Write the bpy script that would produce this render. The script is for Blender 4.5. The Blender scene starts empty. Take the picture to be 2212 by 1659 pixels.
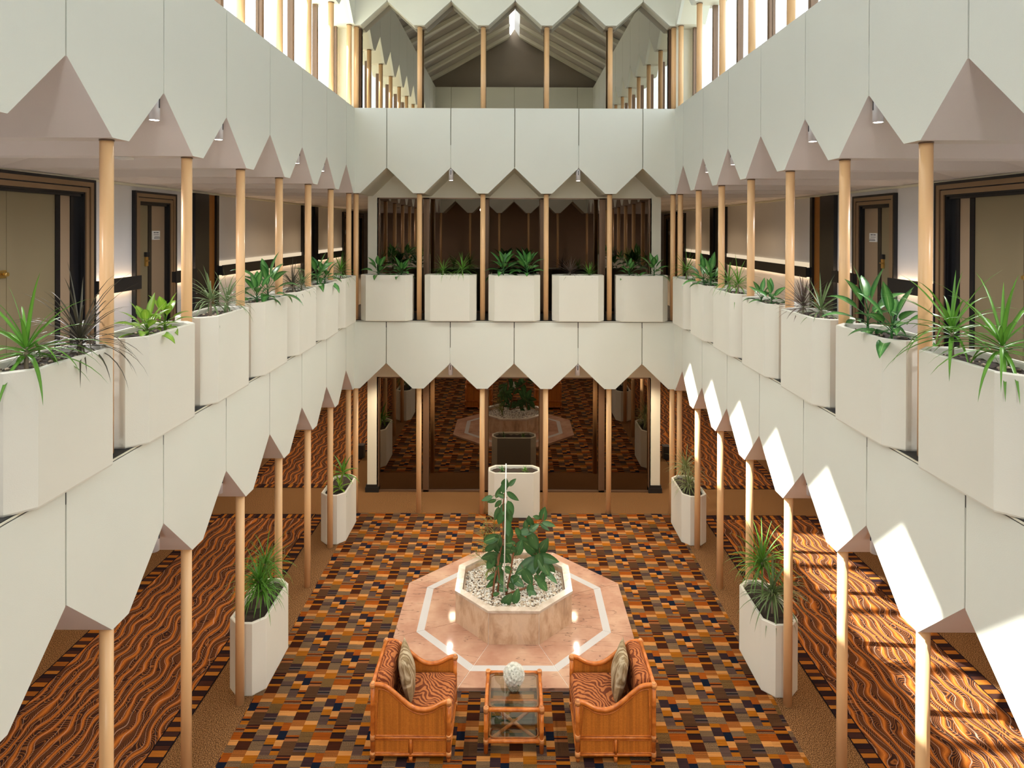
import bpy, math, random
from mathutils import Vector, Matrix
R = random.Random(7)
PI = math.pi
S = 1.1                      # one facade module in metres
C = bpy.context.scene.collection

# ------------------------------------------------------------------ helpers
def lin(r, g, b):
    f = lambda c: (c/12.92 if c <= .04045 else ((c+.055)/1.055)**2.4)
    return (f(r/255), f(g/255), f(b/255))

class MB:
    """collects geometry for one mesh object"""
    def __init__(self):
        self.v = []; self.f = []; self.m = []; self.s = []; self.uv = {}; self.col = {}
    def vert(self, p):
        self.v.append(tuple(p)); return len(self.v)-1
    def face(self, idx, mat=0, smooth=False, uv=None, col=None):
        self.f.append(tuple(idx)); self.m.append(mat); self.s.append(smooth)
        if uv: self.uv[len(self.f)-1] = uv
        if col: self.col[len(self.f)-1] = col
    def poly(self, pts, mat=0, smooth=False, uv=None, col=None):
        self.face([self.vert(p) for p in pts], mat, smooth, uv, col)
    def box(self, x0, x1, y0, y1, z0, z1, mat=0, col=None):
        if x0 > x1: x0, x1 = x1, x0
        if y0 > y1: y0, y1 = y1, y0
        if z0 > z1: z0, z1 = z1, z0
        i = [self.vert(p) for p in ((x0,y0,z0),(x1,y0,z0),(x1,y1,z0),(x0,y1,z0),(x0,y0,z1),(x1,y0,z1),(x1,y1,z1),(x0,y1,z1))]
        for q in ((0,3,2,1),(4,5,6,7),(0,1,5,4),(1,2,6,5),(2,3,7,6),(3,0,4,7)):
            self.face([i[k] for k in q], mat, False, None, col)
    def prism(self, pts, off, mat=0, smooth=False):
        """closed polygon pts (3d) swept by vector off"""
        n = len(pts); off = Vector(off)
        a = [self.vert(p) for p in pts]; b = [self.vert(Vector(p)+off) for p in pts]
        self.face(a[::-1], mat); self.face(b, mat)
        for k in range(n):
            self.face((a[k], a[(k+1) % n], b[(k+1) % n], b[k]), mat, smooth)
    def tube(self, path, r, n=8, mat=0, caps=True, smooth=True):
        path = [Vector(p) for p in path]
        rs = r if isinstance(r, (list, tuple)) else [r]*len(path)
        rings = []; prev = None
        for k, p in enumerate(path):
            t = (path[min(k+1, len(path)-1)]-path[max(k-1, 0)]).normalized()
            if prev is None:
                a = Vector((0,0,1)) if abs(t.z) < .9 else Vector((1,0,0))
                u = t.cross(a).normalized()
            else:
                u = (prev-t*prev.dot(t)).normalized()
            prev = u; w = t.cross(u)
            rings.append([self.vert(p+(u*math.cos(2*PI*j/n)+w*math.sin(2*PI*j/n))*rs[k]) for j in range(n)])
        for k in range(len(rings)-1):
            for j in range(n):
                self.face((rings[k][j], rings[k][(j+1) % n], rings[k+1][(j+1) % n], rings[k+1][j]), mat, smooth)
        if caps:
            self.face(rings[0][::-1], mat); self.face(rings[-1], mat)
    def lathe(self, prof, c=(0,0,0), n=16, mat=0, smooth=True):
        rings = [[self.vert((c[0]+r*math.cos(2*PI*j/n), c[1]+r*math.sin(2*PI*j/n), c[2]+z)) for j in range(n)] for r, z in prof]
        for k in range(len(rings)-1):
            for j in range(n):
                self.face((rings[k][j], rings[k][(j+1) % n], rings[k+1][(j+1) % n], rings[k+1][j]), mat, smooth)
        if prof[0][0] > 1e-4: self.face(rings[0][::-1], mat)
        if prof[-1][0] > 1e-4: self.face(rings[-1], mat)
    def ball(self, c, rx, ry=None, rz=None, n=8, mat=0):
        ry = ry or rx; rz = rz or rx
        m = max(3, n//2); rows = []
        for a in range(1, m):
            th = PI*a/m
            rows.append([self.vert((c[0]+rx*math.sin(th)*math.cos(2*PI*j/n), c[1]+ry*math.sin(th)*math.sin(2*PI*j/n), c[2]+rz*math.cos(th))) for j in range(n)])
        t = self.vert((c[0],c[1],c[2]+rz)); b = self.vert((c[0],c[1],c[2]-rz))
        for j in range(n):
            self.face((t, rows[0][j], rows[0][(j+1) % n]), mat, True)
            self.face((b, rows[-1][(j+1) % n], rows[-1][j]), mat, True)
        for a in range(len(rows)-1):
            for j in range(n):
                self.face((rows[a][j], rows[a+1][j], rows[a+1][(j+1) % n], rows[a][(j+1) % n]), mat, True)
    def leaf(self, base, d, L, w, droop=.5, segs=6, shape='strap', mat=0, fold=.25, roll=0.0):
        """one leaf blade: a folded strip that starts along d and bends down by droop"""
        p = Vector(base); d = Vector(d).normalized()
        side = d.cross(Vector((0,0,1)))
        if side.length < 1e-3: side = Vector((1,0,0))
        side.normalize()
        if roll: side = Matrix.Rotation(roll, 3, d) @ side
        st = L/segs; rows = []
        for k in range(segs+1):
            t = k/segs
            if shape == 'strap': ww = w*(min(1, .55+t*3)*(1-t**2.2)+.02)
            elif shape == 'oval': ww = w*(math.sin(PI*min(1, .04+.96*t)**.85)**.8 if 0 < t < 1 else .03)
            else: ww = w*(math.sin(PI*(t**.75))**.9 if 0 < t < 1 else .03)
            up = side.cross(d).normalized()
            rows.append((self.vert(p-side*ww*.5+up*ww*fold), self.vert(p), self.vert(p+side*ww*.5+up*ww*fold)))
            d = (d+Vector((0,0,-1))*droop/segs*(0.4+1.2*t)).normalized()
            side = (side-d*side.dot(d)).normalized()
            p = p+d*st
        for k in range(segs):
            a, b = rows[k], rows[k+1]; t0, t1 = k/segs, (k+1)/segs
            self.face((a[0],a[1],b[1],b[0]), mat, True, ((0,t0),(.5,t0),(.5,t1),(0,t1)))
            self.face((a[1],a[2],b[2],b[1]), mat, True, ((.5,t0),(1,t0),(1,t1),(.5,t1)))
        return p
    def xform(self, M, start=0):
        for k in range(start, len(self.v)):
            self.v[k] = tuple(M @ Vector(self.v[k]))

MATS = {}
def build(name, mb, mats, parent=None, loc=None):
    me = bpy.data.meshes.new(name)
    me.from_pydata(mb.v, [], mb.f)
    for m in (mats if isinstance(mats, (list, tuple)) else [mats]): me.materials.append(MATS[m])
    me.polygons.foreach_set('material_index', mb.m)
    me.polygons.foreach_set('use_smooth', mb.s)
    if mb.uv:
        ul = me.uv_layers.new(name='UVMap')
        for fi, uv in mb.uv.items():
            for li, c in zip(me.polygons[fi].loop_indices, uv): ul.data[li].uv = c
    if mb.col:
        at = me.attributes.new('tint', 'FLOAT_COLOR', 'FACE')
        for fi, c in mb.col.items(): at.data[fi].color = c
    me.update()
    o = bpy.data.objects.new(name, me); C.objects.link(o)
    if parent: o.parent = parent
    if loc: o.location = loc
    return o
def tag(o, label=None, cat=None, group=None, kind=None):
    if label: o['label'] = label
    if cat: o['category'] = cat
    if group: o['group'] = group
    if kind: o['kind'] = kind
    return o
def empty(name, loc=(0,0,0), rz=0, label=None, cat=None, group=None, kind=None):
    o = bpy.data.objects.new(name, None); C.objects.link(o)
    o.location = loc; o.rotation_euler = (0,0,rz); o.empty_display_size = .1
    return tag(o, label, cat, group, kind)
def struct(name, mb, mats, parent=None):
    o = build(name, mb, mats, parent)
    if not parent: o['kind'] = 'structure'
    return o
def copy_tree(o, parent=None):
    c = o.copy(); C.objects.link(c)
    if parent: c.parent = parent
    for ch in list(o.children): copy_tree(ch, c)
    return c
ORD = ['first','second','third','fourth','fifth','sixth','seventh','eighth','ninth','tenth']

# ------------------------------------------------------------------ materials
class NT:
    def __init__(self, name):
        m = bpy.data.materials.new(name); m.use_nodes = True
        self.m = m; self.t = m.node_tree; self.t.nodes.clear()
        self.out = self.n('ShaderNodeOutputMaterial'); MATS[name] = m
    def n(self, typ, **kw):
        x = self.t.nodes.new(typ)
        for k, v in kw.items():
            if k.startswith('i_'):
                key = k[2:].replace('_', ' ')
                x.inputs[int(key) if key.isdigit() else key].default_value = v
            else: setattr(x, k, v)
        return x
    def l(self, a, b): self.t.links.new(a, b)
    def bsdf(self, col=None, rough=.6, **kw):
        b = self.n('ShaderNodeBsdfPrincipled')
        if col is not None: b.inputs['Base Color'].default_value = (*col, 1)
        b.inputs['Roughness'].default_value = rough
        for k, v in kw.items(): b.inputs[k.replace('_', ' ')].default_value = v
        self.l(b.outputs[0], self.out.inputs[0]); return b
    def coord(self, which='Object', scale=None):
        c = self.n('ShaderNodeTexCoord').outputs[which]
        if scale:
            mp = self.n('ShaderNodeMapping'); mp.inputs['Scale'].default_value = scale
            self.l(c, mp.inputs[0]); return mp.outputs[0]
        return c
    def noise(self, co, scale, detail=2, rough=.5, dist=0):
        x = self.n('ShaderNodeTexNoise'); x.inputs['Scale'].default_value = scale; x.inputs['Detail'].default_value = detail
        x.inputs['Roughness'].default_value = rough; x.inputs['Distortion'].default_value = dist
        if co is not None: self.l(co, x.inputs['Vector'])
        return x.outputs[0]
    def ramp(self, fac, stops, interp='LINEAR'):
        x = self.n('ShaderNodeValToRGB'); x.color_ramp.interpolation = interp
        e = x.color_ramp.elements
        while len(e) < len(stops): e.new(.5)
        for k, (p, c) in enumerate(stops):
            e[k].position = p; e[k].color = (*c, 1) if len(c) == 3 else c
        self.l(fac, x.inputs[0]); return x.outputs[0]
    def math(self, op, a, b=None, c=None):
        x = self.n('ShaderNodeMath', operation=op)
        for k, v in enumerate((a, b, c)):
            if v is None: continue
            if isinstance(v, (int, float)): x.inputs[k].default_value = v
            else: self.l(v, x.inputs[k])
        return x.outputs[0]
    def mix(self, fac, a, b, blend='MIX'):
        x = self.n('ShaderNodeMix', data_type='RGBA', blend_type=blend)
        for k, v in ((0, fac), (6, a), (7, b)):
            if isinstance(v, (int, float)): x.inputs[k].default_value = v
            elif isinstance(v, tuple): x.inputs[k].default_value = (*v, 1)
            else: self.l(v, x.inputs[k])
        return x.outputs[2]
    def bump(self, bs, h, strength=.2, dist=.01):
        x = self.n('ShaderNodeBump'); x.inputs['Strength'].default_value = strength; x.inputs['Distance'].default_value = dist
        self.l(h, x.inputs['Height']); self.l(x.outputs[0], bs.inputs['Normal'])

def plain(name, col, rough=.6, var=.06, vs=3.0, bump=0, bs=120, **kw):
    t = NT(name); b = t.bsdf(col, rough, **kw)
    if var:
        n = t.noise(t.coord(), vs, 3)
        t.l(t.mix(n, tuple(c*(1-var) for c in col), tuple(min(1, c*(1+var)) for c in col)), b.inputs['Base Color'])
    if bump: t.bump(b, t.noise(t.coord(), bs, 2), bump, .004)
    return t

plain('fascia_paint', (.74,.755,.685), .65, .025, 1.5, .25, 160)
plain('soffit_paint', (.74,.675,.645), .8, .05, 2, .35, 150)
plain('cream_paint', (.74,.72,.60), .6, .03, 2, .1, 120)
plain('seam_filler', (.30,.30,.23), .8, .05)
plain('planter_paint', (.74,.725,.645), .55, .03, 3, .12, 140)
plain('column_paint', lin(232,188,138), .32, .02, 2)
plain('corridor_wall', (.66,.645,.66), .8, .04, 2, .2, 110)
plain('corridor_carpet', (.42,.38,.34), .9, .1)
plain('ledge_black', (.02,.02,.02), .6, .1)
plain('black_gloss', (.010,.010,.012), .22, 0)
plain('black_satin', (.014,.013,.013), .5, 0)
plain('gold_paint', lin(132,106,78), .4, .05, 4)
plain('olive_door', lin(128,115,88), .5, .04, 2)
plain('taupe_panel', lin(150,128,105), .5, .04, 2)
plain('amber_panel', lin(150,95,35), .5, .12, 6)
plain('bronze', lin(120,95,75), .35, .04, 4, Metallic=.5)
plain('brass', lin(200,165,95), .28, 0, Metallic=.9)
plain('white_plate', (.75,.74,.72), .5, 0)
plain('ink', (.05,.05,.06), .6, 0)
plain('steel', (.74,.74,.78), .3, 0, Metallic=.25)
plain('white_paint', (.78,.78,.76), .5, 0)
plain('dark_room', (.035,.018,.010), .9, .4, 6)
plain('gable_wall', (.30,.26,.22), .8, .1)
plain('front_wall', (.38,.27,.19), .8, .1)
plain('roof_plate', (.50,.46,.40), .7, .03)
plain('soil', (.035,.024,.017), .95, .5, 40, .6, 60)
plain('stone_white', (.70,.67,.62), .6, .1, 20)
plain('stone_tan', (.50,.40,.30), .7, .1, 20)
plain('stone_dark', (.12,.085,.06), .8, .1, 20)
plain('bark', lin(120,75,45), .8, .2, 20, .3, 60)
plain('cane', lin(150,135,115), .8, .2, 30, .4, 80)
plain('petal', (.90,.90,.87), .6, .02, 10)
plain('grout', (.86,.82,.76), .6, .02)
plain('marble_white', (.50,.48,.47), .07, .04, 5, Specular_IOR_Level=.03)
plain('plinth_black', (.012,.012,.012), .45, 0)

def leafmat(name, edge, mid, rib=None, rough=.38, var=.35, trans=.25, center=.5):
    t = NT(name); b = t.bsdf(edge, rough)
    uv = t.n('ShaderNodeSeparateXYZ'); t.l(t.coord('UV'), uv.inputs[0])
    d = t.math('ABSOLUTE', t.math('SUBTRACT', uv.outputs[0], .5))
    n = t.noise(t.coord(), 9, 2)
    dd = t.math('ADD', d, t.math('MULTIPLY', t.math('SUBTRACT', n, .5), .25))
    c = t.ramp(dd, [(0, rib or mid), (.035, mid), (center*.5, mid), (min(.49, center*.5+.18), edge)])
    n2 = t.noise(t.coord(), 3.3, 1)
    c2 = t.mix(var, c, t.mix(n2, tuple(x*.35 for x in edge), tuple(min(1, x*1.7) for x in mid)))
    t.l(c2, b.inputs['Base Color'])
    tr = t.n('ShaderNodeBsdfTranslucent'); t.l(c2, tr.inputs[0])
    mx = t.n('ShaderNodeMixShader'); mx.inputs[0].default_value = trans
    t.l(b.outputs[0], mx.inputs[1]); t.l(tr.outputs[0], mx.inputs[2]); t.l(mx.outputs[0], t.out.inputs[0])
leafmat('leaf_spiky', lin(72,125,44), lin(105,160,58))
leafmat('leaf_greygreen', lin(86,110,72), lin(115,138,90))
leafmat('leaf_darkspiky', lin(58,62,48), lin(85,80,66))
leafmat('leaf_purple', lin(72,60,58), lin(100,85,75))
leafmat('leaf_broad', lin(36,96,42), lin(95,155,78), lin(170,205,140), .3, .2, .15, .35)
leafmat('leaf_lime', lin(90,140,40), lin(140,180,60), lin(180,205,100), .35, .25, .3)
leafmat('leaf_pale', lin(95,120,65), lin(165,175,120), None, .4, .25)
leafmat('leaf_rubber', lin(50,90,50), lin(70,112,64), lin(140,170,105), .28, .3, .10)
leafmat('leaf_palm', lin(110,125,60), lin(140,145,75), None, .5, .3)

# dark reflective glazing
def glass_dark(name, tint, refl):
    t = NT(name)
    g = t.n('ShaderNodeBsdfGlossy'); g.inputs['Color'].default_value = (*refl, 1); g.inputs['Roughness'].default_value = .0
    tr = t.n('ShaderNodeBsdfTransparent'); tr.inputs[0].default_value = (*tint, 1)
    ad = t.n('ShaderNodeAddShader')
    t.l(g.outputs[0], ad.inputs[0]); t.l(tr.outputs[0], ad.inputs[1]); t.l(ad.outputs[0], t.out.inputs[0])
glass_dark('glass_bronze', (.10,.07,.05), (.165,.135,.11))
glass_dark('glass_smoke', (.08,.07,.06), (.40,.37,.33))
glass_dark('glass_clear', (.88,.90,.90), (.06,.06,.06))
glass_dark('glass_table', (.74,.76,.72), (.10,.10,.10))
glass_dark('glass_vase', (.80,.82,.80), (.10,.10,.10))

t = NT('petal_soft'); b = t.bsdf((.92,.92,.88), .7)
tr = t.n('ShaderNodeBsdfTranslucent'); tr.inputs[0].default_value = (.95,.95,.90,1)
mx = t.n('ShaderNodeMixShader'); mx.inputs[0].default_value = .5
t.l(b.outputs[0], mx.inputs[1]); t.l(tr.outputs[0], mx.inputs[2]); t.l(mx.outputs[0], t.out.inputs[0])
def emit(name, col, st):
    t = NT(name); e = t.n('ShaderNodeEmission'); e.inputs[0].default_value = (*col, 1); e.inputs[1].default_value = st
    t.l(e.outputs[0], t.out.inputs[0])
emit('tube_glow', (1,.70,.42), 9.0)
emit('strip_glow', (1,.80,.55), .40)
emit('lamp_glow', (1,.90,.78), 14.0)

t = NT('skylight_pane')
a = t.n('ShaderNodeBsdfTranslucent'); a.inputs[0].default_value = (.85,.87,.88,1)
t.l(a.outputs[0], t.out.inputs[0])

# patchwork carpet: one tint per woven block, speckle amount in alpha
def carpet_mat(name, rough=.95):
    t = NT(name); b = t.bsdf((.2,.1,.05), rough); b.inputs['Specular IOR Level'].default_value = .1
    at = t.n('ShaderNodeAttribute', attribute_name='tint', attribute_type='GEOMETRY')
    co = t.coord()
    n = t.noise(co, 230, 1)
    sp = t.ramp(n, [(.38, (.25,.22,.22)), (.50, (.9,.9,.9)), (.62, (1.9,1.75,1.5))])
    col = t.mix(at.outputs['Alpha'], at.outputs['Color'], t.mix(1.0, at.outputs['Color'], sp, 'MULTIPLY'))
    # fine woven rows running across the room
    sx = t.n('ShaderNodeMapping'); sx.inputs['Scale'].default_value = (1.5, 60, 1); t.l(co, sx.inputs[0])
    n2 = t.noise(sx.outputs[0], 1.6, 2)
    col2 = t.mix(1.0, col, t.ramp(n2, [(.3, (.355,.37,.385)), (.7, (.59,.615,.64))]), 'MULTIPLY')
    t.l(col2, b.inputs['Base Color']); t.bump(b, n, .3, .004)
carpet_mat('carpet_blocks')

t = NT('carpet_plain'); b = t.bsdf((.1,.06,.03), .95); b.inputs['Specular IOR Level'].default_value = .1
n = t.noise(t.coord(), 130, 1)
c = t.ramp(n, [(.34, lin(44,28,18)), (.48, lin(94,64,38)), (.58, lin(138,100,60)), (.68, lin(172,134,92))])
t.l(c, b.inputs['Base Color']); t.bump(b, n, .3, .004)

t = NT('carpet_waves'); b = t.bsdf((.1,.06,.03), .95); b.inputs['Specular IOR Level'].default_value = .1
co = t.coord(); sep = t.n('ShaderNodeSeparateXYZ'); t.l(co, sep.inputs[0])
X, Y = sep.outputs[0], sep.outputs[1]
mp = t.n('ShaderNodeMapping'); mp.inputs['Scale'].default_value = (1.5, 1.15, 1); t.l(co, mp.inputs[0])
w1 = t.math('SUBTRACT', t.noise(mp.outputs[0], 2.1, 1), .5)
w2 = t.math('SINE', t.math('ADD', t.math('MULTIPLY', Y, 11.0), t.math('MULTIPLY', X, 9.0)))
u = t.math('ADD', t.math('ADD', t.math('MULTIPLY', X, 8.0), t.math('MULTIPLY', w1, 1.7)), t.math('MULTIPLY', w2, .2))
fr = t.math('FRACT', u)
base = t.ramp(fr, [(0, lin(48,28,22)), (.34, lin(62,34,22)), (.46, lin(120,64,26)), (.62, lin(190,112,44)), (.72, lin(150,82,30)), (.80, lin(84,44,22)), (.92, lin(48,28,22))])
mr = t.n('ShaderNodeMapping'); mr.inputs['Scale'].default_value = (3.6, 2.6, 1); t.l(co, mr.inputs[0])
rings = t.math('FRACT', t.math('MULTIPLY', t.noise(mr.outputs[0], 1.5, 0), 22.0))
ringm = t.ramp(rings, [(.0, (0,0,0)), (.30, (0,0,0)), (.42, (1,1,1)), (.58, (1,1,1)), (.70, (0,0,0))])
darkm = t.ramp(fr, [(.0, (1,1,1)), (.34, (1,1,1)), (.46, (.15,.15,.15)), (.72, (.15,.15,.15)), (.82, (1,1,1))])
ov = t.math('MULTIPLY', t.math('MULTIPLY', ringm, darkm), .55)
c1 = t.mix(ov, base, lin(172,104,50))
u2 = t.math('FRACT', t.math('ADD', t.math('MULTIPLY', u, 1.0), t.math('MULTIPLY', t.math('SINE', t.math('MULTIPLY', Y, 7.0)), .22)))
thin = t.ramp(u2, [(.0, (0,0,0)), (.12, (0,0,0)), (.15, (1,1,1)), (.18, (0,0,0)), (.60, (0,0,0)), (.63, (1,1,1)), (.66, (0,0,0))])
c2 = t.mix(t.math('MULTIPLY', thin, .75), c1, lin(196,160,140))
n = t.noise(co, 190, 1)
c3 = t.mix(1.0, c2, t.ramp(n, [(.35, (.54,.56,.58)), (.65, (1.18,1.22,1.24))]), 'MULTIPLY')
t.l(c3, b.inputs['Base Color']); t.bump(b, n, .3, .004)

# pink marble with grey veins
t = NT('marble_pink'); b = t.bsdf((.6,.4,.3), .07)
co = t.coord()
n = t.noise(co, 2.2, 4, .6)
base = t.ramp(n, [(.3, lin(162,118,98)), (.5, lin(178,138,116)), (.7, lin(192,158,134))])
mp = t.n('ShaderNodeMapping'); mp.inputs['Rotation'].default_value = (0,0,.55); mp.inputs['Scale'].default_value = (.9,6.5,1); t.l(co, mp.inputs[0])
v = t.noise(mp.outputs[0], 1.5, 3, .5, .15)
vein = t.ramp(t.math('ABSOLUTE', t.math('SUBTRACT', v, .5)), [(0, (1,1,1)), (.004, (.8,.8,.8)), (.009, (0,0,0))])
vm = t.math('MULTIPLY', vein, t.ramp(t.noise(co, 1.6, 1), [(.32, (0,0,0)), (.52, (.85,.85,.85))]))
t.l(t.mix(vm, base, lin(110,86,76)), b.inputs['Base Color']); b.inputs['Specular IOR Level'].default_value = .03
t = NT('marble_cloudy'); b = t.bsdf((.6,.5,.4), .25)
co = t.coord('Object', (1.6,1.6,.7))
n = t.noise(co, 3.4, 5, .6, .4)
t.l(t.ramp(n, [(.30, lin(152,122,100)), (.45, lin(192,162,134)), (.56, lin(210,184,158)), (.7, lin(198,172,150))]), b.inputs['Base Color'])
t = NT('marble_rim'); b = t.bsdf((.6,.5,.4), .2)
n = t.noise(t.coord(), 5, 4, .6, 1.0)
t.l(t.ramp(n, [(.32, lin(178,160,142)), (.6, lin(206,192,178))]), b.inputs['Base Color'])

# rattan
t = NT('bamboo'); b = t.bsdf((.4,.2,.06), .28)
n = t.noise(t.coord('Object', (6,6,6)), 3, 3)
t.l(t.ramp(n, [(.3, lin(166,86,30)), (.5, lin(190,106,40)), (.7, lin(204,122,54))]), b.inputs['Base Color'])
t = NT('binding'); b = t.bsdf(lin(190,122,66), .4)
n = t.noise(t.coord('Object', (1,1,90)), 2, 1)
t.l(t.ramp(n, [(.35, lin(150,84,36)), (.65, lin(214,148,88))]), b.inputs['Base Color'])
t = NT('wicker'); b = t.bsdf((.4,.2,.06), .5)
co = t.coord(); sep = t.n('ShaderNodeSeparateXYZ'); t.l(co, sep.inputs[0])
h = t.math('ADD', sep.outputs[0], sep.outputs[1])
wv = t.n('ShaderNodeCombineXYZ'); t.l(h, wv.inputs[0]); t.l(sep.outputs[2], wv.inputs[1])
bk = t.n('ShaderNodeTexBrick', offset=.5)
bk.inputs['Color1'].default_value = (*lin(232,150,58), 1); bk.inputs['Color2'].default_value = (*lin(212,128,44), 1)
bk.inputs['Mortar'].default_value = (*lin(166,92,30), 1)
bk.inputs['Scale'].default_value = 1; bk.inputs['Mortar Size'].default_value = .0015; bk.inputs['Brick Width'].default_value = .011; bk.inputs['Row Height'].default_value = .007
t.l(wv.outputs[0], bk.inputs[0])
st = t.noise(t.coord('Object', (26,26,.6)), 1.2, 2)
t.l(t.mix(1.0, bk.outputs[0], t.ramp(st, [(.35, (.74,.7,.62)), (.6, (1.05,1.04,1.0))]), 'MULTIPLY'), b.inputs['Base Color'])
t.bump(b, bk.outputs[1], -.5, .003)
# tiger stripe upholstery
t = NT('tiger_fabric'); b = t.bsdf((.4,.15,.05), .9); b.inputs['Specular IOR Level'].default_value = .15
co = t.coord()
nz = t.n('ShaderNodeTexNoise'); nz.inputs['Scale'].default_value = 3.6; nz.inputs['Detail'].default_value = 1; t.l(co, nz.inputs['Vector'])
vm = t.n('ShaderNodeVectorMath', operation='MULTIPLY_ADD'); vm.inputs[1].default_value = (.38,.38,.38); t.l(nz.outputs[1], vm.inputs[0]); t.l(co, vm.inputs[2])
wvt = t.n('ShaderNodeTexWave', wave_type='BANDS', bands_direction='DIAGONAL'); wvt.inputs['Scale'].default_value = 11.5; wvt.inputs['Distortion'].default_value = 4.5; wvt.inputs['Detail'].default_value = 1.5; wvt.inputs['Detail Scale'].default_value = 1.3
t.l(vm.outputs[0], wvt.inputs[0])
t.l(t.ramp(wvt.outputs[1], [(.42, lin(106,54,32)), (.54, lin(172,104,60))]), b.inputs['Base Color'])
t = NT('pillow_fabric'); b = t.bsdf((.4,.3,.2), .75)
n = t.noise(t.coord('Object', (1.0,5.0,1.2)), 2.6, 3, .5, .8)
t.l(t.ramp(n, [(.34, lin(92,70,44)), (.44, lin(142,118,84)), (.52, lin(188,172,144)), (.60, lin(116,92,58)), (.7, lin(160,140,106))]), b.inputs['Base Color'])

# ------------------------------------------------------------------ dimensions (in modules)
W, Y0, Y1 = 2.5, .079, 10.079
LV = {'low': (1.995, 2.392, 3.036), 'mid': (5.05, 5.452, 6.38), 'top': (7.675, 8.055, 9.0)}
TH, G, TIP = .045, .0065, .085
XW = 4.83                     # corridor walls of the balcony
def SV(x, y, z): return (x*S, y*S, z*S)

def side_pt(side, u, z, d):   # u runs along the facade, d goes outward behind the face
    if side == 'left': return SV(-W-d, u, z)
    if side == 'right': return SV(W+d, u, z)
    if side == 'back': return SV(u, Y1+d, z)
    return SV(u, Y0-d, z)
def side_mb_prism(mb, side, poly, d0, d1, mat=0):
    a = [Vector(side_pt(side, u, z, d0)) for u, z in poly]
    off = Vector(side_pt(side, 0, 0, d1))-Vector(side_pt(side, 0, 0, d0))
    mb.prism(a, off, mat)

LABEL_LEVEL = {'low': 'lower', 'mid': 'upper', 'top': 'topmost'}
def fascia(side, lev):
    zb, zp, zt = LV[lev]
    lo, hi = (Y0, Y1) if side in ('left', 'right') else (-W, W)
    seams = [lo+.5+k for k in range(int(round(hi-lo)))]
    root = empty('wall_%s_%s' % (LABEL_LEVEL[lev], side), kind='structure')
    sl = (zp-zb)/(.5-TIP)
    edges = [lo]+seams+[hi]
    for k in range(len(edges)-1):
        a, b = edges[k], edges[k+1]
        mb = MB()
        if k == 0:
            poly = [(a, zt), (b-G, zt), (b-G, zp-G*sl), (a+TIP, zb), (a, zb)]
        elif k == len(edges)-2:
            poly = [(a+G, zt), (b, zt), (b, zb), (b-TIP, zb), (a+G, zp-G*sl)]
        else:
            m = (a+b)/2
            poly = [(a+G, zt), (b-G, zt), (b-G, zp-G*sl), (m+TIP, zb), (m-TIP, zb), (a+G, zp-G*sl)]
        side_mb_prism(mb, side, poly, 0, TH)
        if side in ('left', 'right') and lev != 'top':      # underside of the panel carries the soffit paint
            for fi, f_ in enumerate(mb.f):
                zz = [mb.v[q][2]/S for q in f_]
                if len(f_) == 4 and max(zz) < zp+.01 and len({round(mb.v[q][0], 4) for q in f_}) > 1: mb.m[fi] = 1
        o = build('wall_panel', mb, ['fascia_paint', 'soffit_paint'], root)
    mb = MB()
    for s_ in seams:
        side_mb_prism(mb, side, [(s_-.05, zt-.01), (s_+.05, zt-.01), (s_+.05, zp+.05), (s_, zp+.005), (s_-.05, zp+.05)], TH*.45, TH*.9)
    build('seam_strip', mb, 'seam_filler', root)
    return root
for lev in ('low', 'mid', 'top'):
    for side in ('left', 'right', 'back', 'front'): fascia(side, lev)

# folded plate soffits behind the facades --------------------------------------
def fold_side(mb, sg, yk, zb, zp, x0, x1, xa, wall_z=None):
    """one module of the corridor ceiling, pyramid shaped tunnel from facade x0 to wall x1, apex at xa"""
    a, b = yk-.5, yk+.5; p, q = yk-.5+TIP, yk+.5-TIP
    P = lambda x, y, z: SV(sg*x, y, z)
    mb.poly([P(x0,a,zb), P(x0,p,zb), P(x1,p,zb), P(x1,a,zb)])
    mb.poly([P(x0,q,zb), P(x0,b,zb), P(x1,b,zb), P(x1,q,zb)])
    mb.poly([P(x0,p,zb), P(x0,yk,zp), P(xa,yk,zp), P(x1,p,zb)])
    mb.poly([P(x0,q,zb), P(x1,q,zb), P(xa,yk,zp), P(x0,yk,zp)])
    mb.poly([P(xa,yk,zp), P(x1,q,zb), P(x1,p,zb)])
def fold_end(mb, xk, zb, zp, y0, y1):
    a, b = xk-.5, xk+.5; p, q = xk-.5+TIP, xk+.5-TIP
    for (u0, z0), (u1, z1) in (((a,zb),(p,zb)), ((p,zb),(xk,zp)), ((xk,zp),(q,zb)), ((q,zb),(b,zb))):
        mb.poly([SV(u0,y0,z0), SV(u1,y0,z1), SV(u1,y1,z1), SV(u0,y1,z0)])
YB, YEND, YF = 11.0, 22.0, -.85      # glazed wall, corridor ends, wall behind the viewpoint
for lev, x1 in (('low', 5.6), ('mid', XW)):
    zb, zp, zt = LV[lev]
    for sg in (-1, 1):
        mb = MB()
        k = -1
        while Y0+.5+k < YEND+.5:
            yk = Y0+.5+k
            inside = Y0 <= yk <= Y1
            fold_side(mb, sg, yk, zb, zp, W if not inside else W+TH, x1, W+.45 if inside else W+.45)
            k += 1
        struct('ceiling', mb, 'soffit_paint')
    mb = MB()
    for xk in (-2,-1,0,1,2): fold_end(mb, xk, zb, zp, Y1+TH, YB+.02)
    struct('ceiling', mb, 'cream_paint')
    mb = MB()
    for xk in (-2,-1,0,1,2): fold_end(mb, xk, zb, zp, Y0-TH, YF)
    struct('ceiling', mb, 'cream_paint')
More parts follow.
